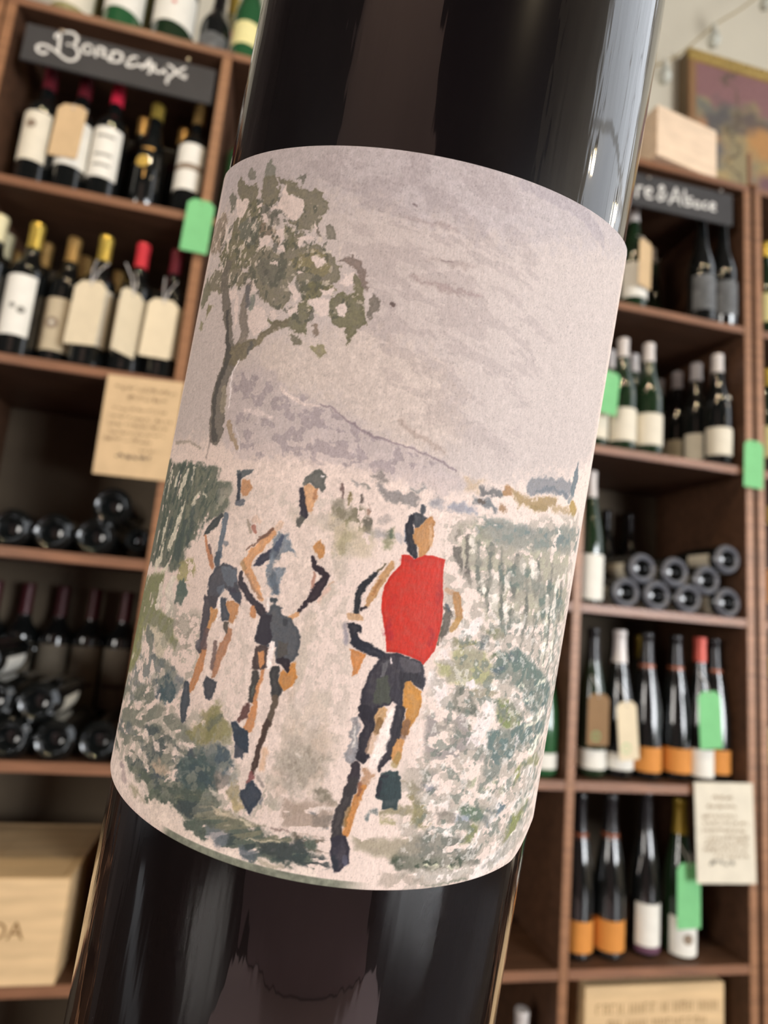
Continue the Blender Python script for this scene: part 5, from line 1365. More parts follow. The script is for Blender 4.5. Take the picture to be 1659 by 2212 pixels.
('S',(214,204,198),0.85,0.61,0.73,0.25,[[1658,-4176,78],[1872,-4213,102],[2022,-4238,58]]),
('S',(214,204,198),0.85,0.61,0.73,0.25,[[1408,-3767,97],[1726,-3853,75],[1896,-3930,65]]),
('S',(214,204,198),0.85,0.61,0.73,0.25,[[2351,-3751,75],[2495,-3768,113],[2539,-3869,111]]),
('S',(214,204,198),0.85,0.61,0.73,0.25,[[2453,-4023,40],[2565,-4111,69]]),
('S',(214,204,198),0.85,0.61,0.73,0.25,[[2620,-3964,84],[2781,-3978,58]]),
('S',(214,204,198),0.85,0.61,0.73,0.25,[[2945,-3664,142],[3146,-3549,80]]),
('S',(214,204,198),0.85,0.61,0.73,0.25,[[2947,-4400,95],[2719,-4329,97],[2670,-4152,123]]),
('S',(214,204,198),0.85,0.61,0.73,0.25,[[3420,-3536,113],[3779,-3705,318],[3719,-3979,282],[3290,-4106,179]]),
('S',(214,204,198),0.85,0.61,0.73,0.25,[[2442,-4257,96],[2378,-4411,75],[2270,-4511,53]]),
('S',(214,204,198),0.85,0.61,0.73,0.25,[[3649,-4456,176],[3272,-4654,273],[2853,-4804,244],[2500,-4903,220]]),
('S',(214,204,198),0.85,0.61,0.73,0.25,[[1454,-4766,101],[1862,-4823,146],[2311,-4820,111]]),
('N',(140,137,132),0.65,0.52,2.2,2.2,-40,0.85,0.37,[[3880,-4526],[3616,-4769],[2865,-4843],[2500,-4903],[2835,-4739],[3228,-4530]]),
('N',(60,67,55),1,0.26,6.6,2.2,3,0.73,0.37,[[1030,-4531],[1096,-4484],[1256,-4519],[2080,-4590],[2272,-4705],[2047,-4732],[1382,-4698],[1121,-4681],[1031,-4601]]),
('N',(132,124,105),0.8,0.36,7.7,2.75,3,1.1,0.37,[[470,-4290],[926,-4303],[1363,-4262],[1467,-4454],[1033,-4543],[723,-4510],[542,-4432]]),
('N',(141,130,118),0.6,0.48,6.6,2.2,3,0.85,0.37,[[954,-4718],[1461,-4760],[1553,-4884],[1172,-4949],[914,-4892]]),
('S',(210,206,180),0.8,0.24,0.37,0.25,[[1548,-4653,36],[1764,-4676,42]]),
('S',(210,206,180),0.8,0.24,0.37,0.25,[[1934,-4706,30],[2111,-4729,34]]),
('S',(97,103,89),0.8,0.24,0.3,0.25,[[1505,-4916,10],[1845,-4924,19],[2324,-4924,36]]),
('S',(119,112,86),0.8,0.73,0.61,0.25,[[828,-3972,72],[955,-3930,130],[1144,-3934,117]]),
('S',(77,91,93),0.8,0.49,0.49,0.25,[[611,-3966,36],[614,-4047,47]]),
('S',(73,86,86),0.8,0.49,0.49,0.25,[[663,-3927,33],[740,-3955,33]]),
('S',(132,126,88),0.8,0.61,0.49,0.25,[[831,-4053,34],[983,-4080,34]]),
('P',(115,107,78),0.85,0.73,0.73,0.25,[[1042,-3528],[1162,-3558],[1297,-3719],[1267,-3838],[1159,-3746]]),
('P',(124,117,105),0.75,2.07,1.22,0.25,[[-654,-3372],[-522,-3239],[-346,-3225],[-223,-3316],[-21,-3394],[-79,-3588],[-330,-3751],[-360,-3906],[-464,-3860],[-599,-3660],[-652,-3511]]),
('P',(167,153,136),0.5,3.05,1.22,0.25,[[-523,-3111],[-74,-2977],[88,-3226],[0,-3379],[-321,-3231]]),
('S',(214,202,192),0.8,0.37,0.37,0.25,[[-414,-3366,46],[-340,-3385,27]]),
('P',(98,93,79),0.8,0.98,0.73,0.25,[[-114,-3778],[120,-3784],[106,-3832],[188,-3900],[12,-3893],[-120,-3871]]),
('P',(75,80,82),0.8,0.85,0.73,0.25,[[-124,-4100],[11,-4077],[183,-4130],[171,-4189],[-17,-4241],[-65,-4170]]),
('N',(132,116,103),0.7,0.42,4.95,2.2,10,1.22,0.37,[[-473,-4000],[143,-3907],[191,-4300],[66,-4376],[-440,-4301]]),
('S',(84,68,63),0.7,0.37,0.37,0.25,[[-594,-4371,22],[-452,-4361,27],[-331,-4375,11]]),
('S',(214,200,192),0.7,0.49,0.49,0.25,[[-85,-4059,34],[110,-3981,68]]),
('N',(84,77,66),0.8,0.4,6.6,2.2,8,0.73,0.37,[[-283,-4382],[230,-4386],[207,-4514],[-252,-4547]]),
('N',(52,58,58),0.9,0.4,7.7,1.65,8,0.73,0.37,[[-697,-4592],[-153,-4448],[-72,-4570],[163,-4589],[295,-4741],[-98,-4745],[-577,-4710]]),
('S',(114,112,103),0.6,0.3,0.37,0.25,[[-33,-4597,22],[136,-4570,34]]),
('S',(105,98,91),0.6,0.37,0.37,0.25,[[-1400,-3979,225],[-1251,-3899,67]]),
('N',(139,132,121),0.6000000000000001,0.5,3.3,2.75,0,1.83,0.37,[[955,-49],[3970,498],[4750,-2590],[4347,-4526],[3125,-4996],[1218,-4943],[967,-3619],[1195,-2380],[1162,-1141]]),
('N',(94,102,94),0.65,0.6,2.2,2.2,-30,1.83,0.37,[[1500,-1415],[4030,-955],[4750,-3072],[3923,-4387],[2183,-4594],[1346,-4217],[1254,-2685]]),
('N',(216,208,202),0.5,0.64,1.65,1.65,-30,1.83,0.37,[[1162,-1141],[4030,-955],[4750,-3072],[4035,-4570],[2229,-4793],[1148,-4580],[1055,-2699]]),
('N',(132,130,117),0.55,0.54,2.2,3.3,-30,1.83,0.37,[[-3737,-1932],[-2096,-1935],[-2076,-3024],[-899,-3564],[-403,-4164],[-1689,-4531],[-3740,-4545],[-4726,-4013]]),
('N',(171,161,150),0.45,0.5,1.65,2.2,0,1.83,0.37,[[-2400,-141],[-308,-30],[144,-2510],[24,-3845],[-1082,-3975],[-2068,-2380]]),
('P',(208,190,180),0.75,0.61,0.49,0.25,[[-2256,-656],[-1629,-114],[-991,-458],[-471,-491],[-362,-1085],[-635,-1625],[-676,-3390],[-886,-4281],[-1337,-3438],[-1319,-2201],[-1895,-1699]]),
('P',(208,190,180),0.75,0.49,0.49,0.25,[[-2549,-696],[-2027,-493],[-1689,-1211],[-1528,-2249],[-1790,-3132],[-2183,-3312],[-2154,-2401],[-2322,-1459]]),
('P',(80,84,86),0.96,0.18,0.24,0.25,[[-2075,119],[-1993,115],[-1893,154],[-1783,169],[-1817,92],[-1901,58],[-1959,9],[-2009,-15],[-2066,52]]),
('S',(40,44,52),0.96,0.18,0.24,0.25,[[-2016,45,79],[-1979,-134,72],[-1960,-290,62]]),
('S',(88,91,98),0.9,0.18,0.24,0.25,[[-1963,-327,50],[-1890,-305,88]]),
('P',(170,126,91),0.96,0.18,0.24,0.25,[[-1948,-2],[-1812,8],[-1756,-94],[-1800,-202],[-1879,-225],[-1937,-165]]),
('S',(49,52,52),0.96,0.18,0.24,0.25,[[-2207,-525,58],[-2299,-655,115],[-2400,-756,102],[-2485,-862,29]]),
('S',(86,95,105),0.9,0.18,0.24,0.25,[[-2130,-521,83],[-2112,-641,99],[-2120,-801,99],[-2129,-961,73],[-2113,-1118,115]]),
('S',(86,95,105),0.6,0.18,0.24,0.25,[[-2099,-883,40],[-2008,-917,65]]),
('S',(63,70,79),0.96,0.18,0.24,0.25,[[-2139,-1085,100],[-2119,-1192,115]]),
('S',(167,117,86),0.96,0.18,0.24,0.25,[[-2466,-872,48],[-2398,-992,60],[-2274,-1133,101],[-2202,-1268,60]]),
('S',(80,63,61),0.7,0.18,0.24,0.25,[[-2332,-994,52],[-2270,-1083,40]]),
('P',(56,56,63),0.96,0.18,0.24,0.25,[[-2136,-1256],[-2005,-1184],[-1767,-1200],[-1706,-1367],[-1589,-1593],[-1589,-1687],[-1838,-1537],[-1906,-1514],[-1980,-1662],[-1994,-1797],[-2127,-1801],[-2222,-1516],[-2198,-1377]]),
('P',(89,96,105),0.8,0.18,0.24,0.25,[[-2024,-1235],[-1765,-1212],[-1708,-1391],[-1777,-1477],[-1867,-1483],[-1979,-1348]]),
('P',(88,96,107),0.6,0.18,0.24,0.25,[[-2044,-1542],[-1935,-1460],[-1883,-1546],[-1971,-1636]]),
('P',(42,40,52),0.8,0.18,0.24,0.25,[[-1841,-1525],[-1706,-1462],[-1646,-1593],[-1738,-1576]]),
('S',(226,212,206),0.96,0.18,0.24,0.25,[[-1962,-1658,47],[-1917,-1816,68],[-1913,-1959,61]]),
('P',(59,54,59),0.96,0.18,0.24,0.25,[[-2225,-1675],[-2009,-1631],[-1986,-1788],[-2093,-1836],[-2060,-1990],[-2073,-2105],[-2048,-2298],[-2111,-2488],[-2218,-2415],[-2181,-2231],[-2204,-2048],[-2228,-1865]]),
('P',(174,128,84),0.96,0.18,0.24,0.25,[[-2089,-1816],[-1956,-1806],[-1939,-1938],[-2008,-2028],[-2058,-2195],[-2105,-2150],[-2071,-1981]]),
('S',(167,116,79),0.96,0.18,0.24,0.25,[[-2056,-2399,82],[-2078,-2578,139],[-2108,-2760,140],[-2157,-2972,111]]),
('S',(84,66,66),0.8,0.18,0.24,0.25,[[-2077,-2156,100],[-2076,-2355,100]]),
('P',(96,91,95),0.7,0.18,0.24,0.25,[[-2241,-2346],[-2171,-2266],[-2143,-2371],[-2197,-2435]]),
('S',(52,58,65),0.96,0.18,0.24,0.25,[[-2268,-2941,110],[-2227,-3116,172],[-2230,-3267,162],[-2196,-3418,89]]),
('S',(105,109,112),0.6,0.18,0.24,0.25,[[-2381,-2923,89],[-2466,-2910,76]]),
('P',(54,58,66),0.96,0.18,0.24,0.25,[[-1937,-1653],[-1845,-1634],[-1788,-1770],[-1707,-1850],[-1689,-1907],[-1863,-1949]]),
('P',(51,54,65),0.96,0.18,0.24,0.25,[[-1816,-1554],[-1641,-1519],[-1598,-1644],[-1726,-1610]]),
('P',(170,123,84),0.96,0.18,0.24,0.25,[[-1812,-1670],[-1720,-1633],[-1613,-1672],[-1603,-1815],[-1648,-1941],[-1734,-1930],[-1720,-1829],[-1819,-1740]]),
('P',(75,68,61),0.96,0.18,0.24,0.25,[[-1831,-1951],[-1724,-1940],[-1652,-2106],[-1717,-2164],[-1801,-2043]]),
('S',(154,112,86),0.96,0.18,0.24,0.25,[[-1671,-2037,72],[-1719,-2219,130],[-1768,-2402,133],[-1800,-2593,105],[-1815,-2694,54]]),
('S',(95,77,73),0.8,0.18,0.24,0.25,[[-1868,-2255,62],[-1867,-2451,72],[-1857,-2620,47]]),
('P',(51,52,58),0.96,0.18,0.24,0.25,[[-1948,-2778],[-1918,-2734],[-1830,-2728],[-1728,-2750],[-1725,-2901],[-1790,-3022],[-1873,-3008],[-1951,-2865]]),
('P',(86,86,82),0.96,0.18,0.24,0.25,[[-985,180],[-918,214],[-877,256],[-815,312],[-682,211],[-713,153],[-667,68],[-693,-12],[-754,54],[-825,48],[-894,89],[-937,57],[-1006,66]]),
('S',(210,202,200),0.96,0.18,0.24,0.25,[[-770,202,34],[-740,201,27]]),
('P',(191,148,112),0.96,0.18,0.24,0.25,[[-975,65],[-877,66],[-765,52],[-767,-100],[-804,-315],[-881,-293],[-937,-128]]),
('S',(140,96,70),0.5,0.18,0.24,0.25,[[-787,37,36],[-796,-104,36]]),
('S',(33,29,38),0.96,0.18,0.24,0.25,[[-998,-9,73],[-961,-166,102],[-910,-333,108]]),
('S',(75,73,68),0.96,0.18,0.24,0.25,[[-937,-384,85],[-955,-445,109]]),
('S',(197,161,133),0.5,0.18,0.24,0.25,[[-1193,-485,74],[-1272,-604,75]]),
('S',(191,142,102),0.96,0.18,0.24,0.25,[[-1301,-656,88],[-1416,-805,127],[-1556,-983,131],[-1618,-1089,125],[-1581,-1189,108],[-1432,-1361,116],[-1288,-1531,63]]),
('S',(156,123,86),0.8,0.18,0.24,0.25,[[-1682,-1125,69],[-1638,-1188,68]]),
('S',(103,73,59),0.96,0.18,0.24,0.25,[[-1319,-600,50],[-1389,-682,45],[-1527,-801,28],[-1651,-941,21]]),
('S',(132,105,88),0.6,0.18,0.24,0.25,[[-1563,-1269,40],[-1446,-1422,44],[-1288,-1531,29]]),
('P',(36,36,51),0.96,0.18,0.24,0.25,[[-1228,-819],[-1319,-882],[-1421,-971],[-1505,-1122],[-1418,-1112],[-1327,-1036],[-1200,-954],[-1159,-842]]),
('S',(35,28,35),0.96,0.18,0.24,0.25,[[-1667,-1253,65],[-1636,-1401,97],[-1505,-1528,108],[-1348,-1625,111],[-1217,-1714,117]]),
('P',(98,107,116),0.85,0.37,0.49,0.5,[[-1271,-674],[-1191,-620],[-1119,-660],[-1053,-613],[-1049,-694],[-928,-864],[-1022,-829],[-1110,-891],[-1185,-963],[-1207,-1107],[-1069,-1093],[-1023,-1165],[-1067,-1290],[-1032,-1433],[-1138,-1443],[-1240,-1323],[-1274,-1096],[-1271,-862]]),
('S',(58,66,84),0.85,0.18,0.24,0.25,[[-1141,-675,62],[-1200,-826,88]]),
('S',(61,73,86),0.6,0.49,0.24,0.25,[[-1188,-1197,101],[-1110,-1391,99]]),
('S',(52,58,63),0.96,0.18,0.24,0.25,[[-1149,-1514,69],[-1083,-1524,69]]),
('S',(226,214,208),0.96,0.18,0.24,0.25,[[-1203,-1502,38],[-1169,-1634,43]]),
('S',(154,102,88),0.85,0.18,0.24,0.25,[[-1598,-610,81],[-1562,-676,54]]),
('S',(132,119,105),0.7,0.18,0.24,0.25,[[-1711,-556,47],[-1637,-688,49]]),
('S',(190,161,142),0.5,0.18,0.24,0.25,[[-1610,-493,98],[-1531,-528,73]]),
('P',(168,121,77),0.96,0.18,0.24,0.25,[[-706,-668],[-628,-608],[-549,-686],[-534,-798],[-578,-875],[-652,-796],[-697,-747]]),
('S',(35,26,33),0.96,0.18,0.24,0.25,[[-679,-870,54],[-624,-975,87],[-526,-1026,86],[-450,-1058,69],[-488,-1168,109],[-556,-1306,137],[-637,-1436,80],[-738,-1593,46]]),
('S',(149,98,80),0.6,0.18,0.24,0.25,[[-626,-1056,35],[-606,-1224,46]]),
('S',(186,142,104),0.96,0.18,0.24,0.25,[[-755,-1631,68],[-837,-1704,68]]),
('S',(195,157,142),0.5,0.18,0.24,0.25,[[-399,-1208,45],[-501,-1410,45]]),
('S',(180,142,114),0.7,0.18,0.24,0.25,[[-344,-1129,11],[-405,-1175,16]]),
('S',(176,123,84),0.9,0.18,0.24,0.25,[[-1389,-1680,79],[-1361,-1779,79]]),
('P',(65,68,73),0.96,0.18,0.24,0.25,[[-1150,-1594],[-1079,-1555],[-969,-1587],[-974,-1659],[-821,-1699],[-638,-1909],[-654,-1983],[-632,-2131],[-668,-2232],[-722,-2267],[-825,-2313],[-930,-2294],[-940,-2114],[-1040,-2064],[-1067,-2124],[-1161,-2115],[-1260,-2101],[-1275,-1925],[-1235,-1761],[-1147,-1671]]),
('P',(35,31,40),0.96,0.18,0.24,0.25,[[-1227,-1735],[-1088,-1700],[-1077,-1882],[-1017,-1988],[-1053,-2067],[-1108,-2115],[-1259,-2095],[-1264,-1911]]),
('P',(45,47,52),0.8,0.18,0.24,0.25,[[-934,-1698],[-867,-1720],[-861,-1813],[-914,-1801]]),
('P',(68,61,54),0.6,0.18,0.24,0.25,[[-934,-2018],[-797,-2012],[-778,-2173],[-901,-2247]]),
('P',(31,24,31),0.96,0.18,0.24,0.25,[[-934,-2272],[-833,-2208],[-729,-2233],[-707,-2381],[-750,-2413],[-830,-2319]]),
('S',(228,214,208),0.96,0.18,0.24,0.25,[[-1005,-2080,88],[-996,-2220,75],[-1015,-2378,62]]),
('P',(56,44,42),0.96,0.18,0.24,0.25,[[-1252,-2159],[-1111,-2103],[-1057,-2139],[-1034,-2382],[-1093,-2443],[-1229,-2440],[-1258,-2279]]),
('P',(176,124,84),0.96,0.18,0.24,0.25,[[-1185,-2221],[-1113,-2187],[-1058,-2329],[-1110,-2424],[-1160,-2364]]),
('S',(52,49,47),0.96,0.18,0.24,0.25,[[-1170,-2485,91],[-1158,-2636,116],[-1167,-2851,90]]),
('S',(88,96,88),0.6,0.18,0.24,0.25,[[-1164,-2673,31],[-1166,-2792,31]]),
('S',(176,123,84),0.96,0.18,0.24,0.25,[[-1072,-2450,50],[-1093,-2668,51],[-1109,-2872,59],[-1107,-3072,114],[-1127,-3230,139]]),
('S',(84,58,54),0.96,0.18,0.24,0.25,[[-1203,-2931,77],[-1226,-3079,114],[-1278,-3151,61]]),
('P',(38,47,58),0.96,0.18,0.24,0.25,[[-1382,-3179],[-1299,-3181],[-1215,-3253],[-1111,-3296],[-1062,-3529],[-1260,-3583],[-1303,-3383],[-1378,-3261]]),
('P',(44,44,45),0.96,0.18,0.24,0.25,[[-978,-2370],[-872,-2329],[-831,-2537],[-750,-2636],[-789,-2750],[-892,-2738],[-963,-2508]]),
('P',(172,119,68),0.96,0.18,0.24,0.25,[[-846,-2399],[-816,-2358],[-750,-2413],[-708,-2276],[-649,-2234],[-603,-2441],[-655,-2551],[-735,-2647],[-825,-2570]]),
('S',(79,68,58),0.96,0.18,0.24,0.25,[[-839,-2749,93],[-838,-2913,80],[-884,-3157,73],[-931,-3426,68]]),
('S',(105,73,56),0.7,0.18,0.24,0.25,[[-905,-3116,37],[-933,-3356,37]]),
('P',(38,47,58),0.96,0.18,0.24,0.25,[[-1335,-3263],[-1133,-3257],[-1084,-3431],[-1134,-3538],[-1280,-3484]]),
('P',(63,65,73),0.96,0.18,0.24,0.25,[[-1288,-3463],[-1132,-3515],[-1123,-3620],[-1246,-3640]]),
('S',(58,44,38),0.96,0.18,0.24,0.25,[[-880,-3076,73],[-924,-3425,66],[-956,-3643,104],[-937,-3766,45]]),
('S',(186,148,117),0.6,0.49,0.24,0.25,[[-837,-3450,85],[-842,-3672,73]]),
('S',(105,63,63),0.8,0.18,0.24,0.25,[[-959,-3784,72],[-992,-3874,72]]),
('P',(42,49,59),0.96,0.18,0.24,0.25,[[-1016,-3915],[-922,-3843],[-789,-3971],[-789,-4098],[-871,-4189],[-889,-4286],[-985,-4220],[-1076,-4095],[-1079,-4020],[-1008,-3983]]),
('S',(123,114,109),0.6,0.18,0.24,0.25,[[-880,-3798,37],[-791,-3868,49]]),
('S',(84,88,98),0.6,0.18,0.24,0.25,[[-760,-4022,29],[-767,-4116,29]]),
('S',(65,68,73),0.96,0.18,0.24,0.25,[[647,59,66],[651,-30,61]]),
('P',(54,55,59),0.96,0.18,0.24,0.25,[[461,-125],[570,-55],[655,-51],[731,-94],[635,-213],[585,-240],[540,-159]]),
('S',(82,99,120),0.6,0.18,0.24,0.25,[[451,-270,24],[497,-429,29]]),
('S',(27,27,34),0.96,0.18,0.24,0.25,[[522,-126,72],[493,-239,108],[537,-398,101],[597,-542,113],[649,-623,72]]),
('P',(165,120,78),0.96,0.18,0.24,0.25,[[567,-243],[635,-213],[715,-109],[767,-51],[828,-106],[854,-318],[831,-466],[780,-595],[695,-609],[668,-494],[598,-447],[567,-345]]),
('S',(191,157,125),0.6,0.18,0.24,0.25,[[792,-185,49],[823,-420,50]]),
('S',(29,31,36),0.96,0.18,0.24,0.25,[[194,-903,42],[87,-1033,82],[18,-1175,93],[-1,-1319,93],[26,-1479,65]]),
('S',(167,130,93),0.96,0.18,0.24,0.25,[[361,-773,83],[257,-992,106],[179,-1217,105],[133,-1355,47]]),
('S',(140,96,61),0.6,0.18,0.24,0.25,[[236,-1007,40],[177,-1206,35]]),
('S',(79,70,52),0.96,0.18,0.24,0.25,[[268,-789,19],[202,-883,23]]),
('S',(33,28,31),0.96,0.18,0.24,0.25,[[79,-1411,42],[132,-1378,39]]),
('S',(176,142,110),0.85,0.18,0.24,0.25,[[-59,-1529,92],[44,-1511,81],[93,-1526,46]]),
('P',(28,29,36),0.96,0.18,0.24,0.25,[[-71,-1625],[11,-1593],[125,-1637],[132,-1707],[61,-1707],[101,-1794],[183,-1827],[316,-1840],[300,-1881],[93,-1915],[8,-1833]]),
('S',(105,103,114),0.6,0.49,0.24,0.25,[[-98,-1642,46],[-45,-1866,58]]),
('S',(173,138,110),0.7,0.18,0.24,0.25,[[1158,-968,48],[1274,-1013,72]]),
('S',(149,109,69),0.9,0.18,0.24,0.25,[[1318,-1031,93],[1376,-1181,121],[1431,-1321,122]]),
('P',(77,70,62),0.9,0.37,0.49,0.25,[[1169,-1196],[1325,-1273],[1310,-1407],[1231,-1621],[1190,-1686],[1179,-1351]]),
('S',(154,118,71),0.8,0.18,0.24,0.25,[[1436,-1345,96],[1329,-1502,80]]),
('S',(68,56,40),0.8,0.18,0.24,0.25,[[1193,-1494,26],[1156,-1714,21]]),
('S',(52,60,67),0.7,0.18,0.24,0.25,[[1214,-1190,51],[1252,-1245,51]]),
('P',(167,42,32),0.96,0.09,0.09,0.18,[[460,-621],[566,-607],[643,-659],[697,-615],[776,-574],[900,-565],[1065,-582],[1066,-692],[1107,-976],[1142,-1127],[1172,-1352],[1172,-1520],[1148,-1739],[1142,-1811],[1018,-2008],[959,-1963],[812,-1916],[673,-1893],[492,-1895],[475,-1854],[429,-1646],[370,-1515],[330,-1392],[304,-1220],[316,-1053],[355,-940],[420,-834],[472,-754],[477,-682]]),
('S',(134,32,32),0.5,0.61,0.61,0.25,[[1055,-911,51],[1089,-1158,77]]),
('S',(132,31,44),0.5,0.73,0.61,0.25,[[449,-1526,71],[496,-1718,71]]),
('S',(132,33,36),0.6,0.61,0.61,0.25,[[1057,-1534,64],[1059,-1749,51]]),
('S',(154,38,35),0.4,0.85,0.61,0.25,[[461,-1194,95],[412,-1320,71]]),
('S',(151,37,37),0.4,0.73,0.49,0.25,[[491,-691,58],[641,-713,70]]),
('S',(29,31,40),0.96,0.18,0.24,0.25,[[65,-1822,126],[159,-1888,126],[332,-1930,115],[503,-1951,104]]),
('P',(174,116,70),0.9,0.18,0.24,0.25,[[15,-1936],[221,-1971],[179,-2130],[164,-2237],[116,-2268],[49,-2058]]),
('P',(38,36,43),0.96,0.18,0.24,0.25,[[494,-1905],[674,-1897],[813,-1920],[960,-1967],[1022,-2014],[1075,-2174],[1083,-2340],[997,-2301],[886,-2244],[815,-2297],[829,-2507],[810,-2568],[737,-2571],[691,-2523],[553,-2622],[483,-2760],[476,-2853],[288,-2764],[284,-2579],[273,-2418],[308,-2191],[419,-2016]]),
('P',(75,71,75),0.85,0.18,0.24,0.25,[[693,-1936],[816,-1937],[953,-1998],[995,-2088],[780,-2142],[714,-2051]]),
('P',(86,84,86),0.85,0.18,0.24,0.25,[[451,-2064],[559,-1996],[532,-2111],[527,-2217],[478,-2212]]),
('S',(214,200,198),0.96,0.18,0.24,0.25,[[564,-1989,28],[584,-2033,35]]),
('P',(65,68,59),0.85,0.18,0.24,0.25,[[448,-2240],[570,-2188],[621,-2368],[654,-2516],[547,-2588],[422,-2558]]),
('P',(29,27,32),0.7,0.18,0.24,0.25,[[719,-2144],[898,-2111],[1016,-2133],[1038,-2249],[871,-2232],[785,-2301],[766,-2397]]),
('P',(168,118,60),0.96,0.18,0.24,0.3,[[809,-2298],[833,-2260],[886,-2244],[1058,-2354],[1095,-2552],[1080,-2660],[1024,-2783],[982,-2893],[933,-2967],[837,-2882],[890,-2736],[895,-2595],[801,-2587],[831,-2484]]),
('S',(94,69,56),0.7,0.49,0.24,0.25,[[938,-2790,114],[904,-2946,100]]),
('S',(31,29,35),0.96,0.18,0.24,0.25,[[808,-2627,147],[804,-2803,123],[798,-3003,153],[760,-3193,135],[689,-3363,61],[664,-3424,44]]),
('S',(174,127,80),0.95,0.18,0.24,0.25,[[885,-3042,112],[861,-3242,149]]),
('S',(131,113,70),0.6,0.18,0.24,0.25,[[891,-3205,75],[861,-3312,113]]),
('P',(38,51,52),0.96,0.18,0.24,0.25,[[717,-3453],[819,-3415],[939,-3400],[999,-3572],[1038,-3780],[709,-3801],[676,-3689],[703,-3570]]),
('P',(29,29,36),0.8,0.18,0.24,0.25,[[707,-3466],[805,-3469],[806,-3608],[784,-3752],[695,-3760],[689,-3630]]),
('S',(112,112,116),0.8,0.37,0.49,0.5,[[258,-2791,58],[276,-3020,104],[274,-3298,139]]),
('S',(206,198,190),0.6,0.18,0.24,0.25,[[262,-2907,28],[284,-3158,35]]),
('S',(31,29,36),0.96,0.18,0.24,0.25,[[355,-2708,195],[441,-2858,140],[411,-3082,146],[391,-3293,129]]),
('S',(31,29,36),0.96,0.18,0.24,0.25,[[513,-2663,119],[464,-2785,71]]),
('S',(31,29,36),0.96,0.18,0.24,0.25,[[425,-3289,105],[479,-3259,59]]),
('S',(180,144,104),0.95,0.18,0.24,0.25,[[571,-2655,96],[557,-2773,143]]),
('S',(112,84,52),0.85,0.18,0.24,0.25,[[563,-2807,107],[549,-2926,83]]),
('S',(186,155,129),0.6,0.18,0.24,0.25,[[524,-2987,107],[487,-3177,107]]),
('S',(226,212,204),0.85,0.49,0.24,0.25,[[689,-2641,73],[672,-2876,133],[643,-3112,157],[590,-3350,132]]),
('S',(156,123,98),0.85,0.37,0.49,0.25,[[463,-3434,79],[549,-3517,106],[477,-3640,72]]),
('S',(40,35,40),0.96,0.18,0.24,0.25,[[340,-3404,104],[365,-3539,151],[340,-3726,152]]),
('P',(40,52,54),0.96,0.18,0.24,0.25,[[696,-3519],[973,-3497],[1018,-3635],[1011,-3799],[988,-3905],[806,-3916],[784,-3732],[708,-3779],[678,-3695]]),
('S',(29,28,35),0.8,0.18,0.24,0.25,[[721,-3586,73],[716,-3726,60]]),
('S',(47,44,45),0.96,0.18,0.24,0.25,[[379,-3601,129],[320,-3792,152],[266,-4006,146],[252,-4214,127],[286,-4369,137]]),
('S',(170,117,70),0.96,0.18,0.24,0.25,[[497,-3667,95],[430,-3882,94],[389,-4105,94],[376,-4289,93]]),
('S',(105,66,52),0.6,0.18,0.24,0.25,[[464,-3613,47],[458,-3775,35]]),
('S',(105,84,52),0.6,0.18,0.24,0.25,[[370,-3935,47],[340,-4157,58]]),
('S',(40,38,47),0.96,0.18,0.24,0.25,[[328,-4409,218],[344,-4499,240],[382,-4608,219],[366,-4747,82]]),
('S',(80,80,93),0.7,0.18,0.24,0.25,[[429,-4580,69],[445,-4670,58]]),
('S',(35,40,47),0.8,0.18,0.24,0.25,[[292,-4596,68],[339,-4727,68]])]

LR0 = .0385
TH_VIS = math.radians(73)


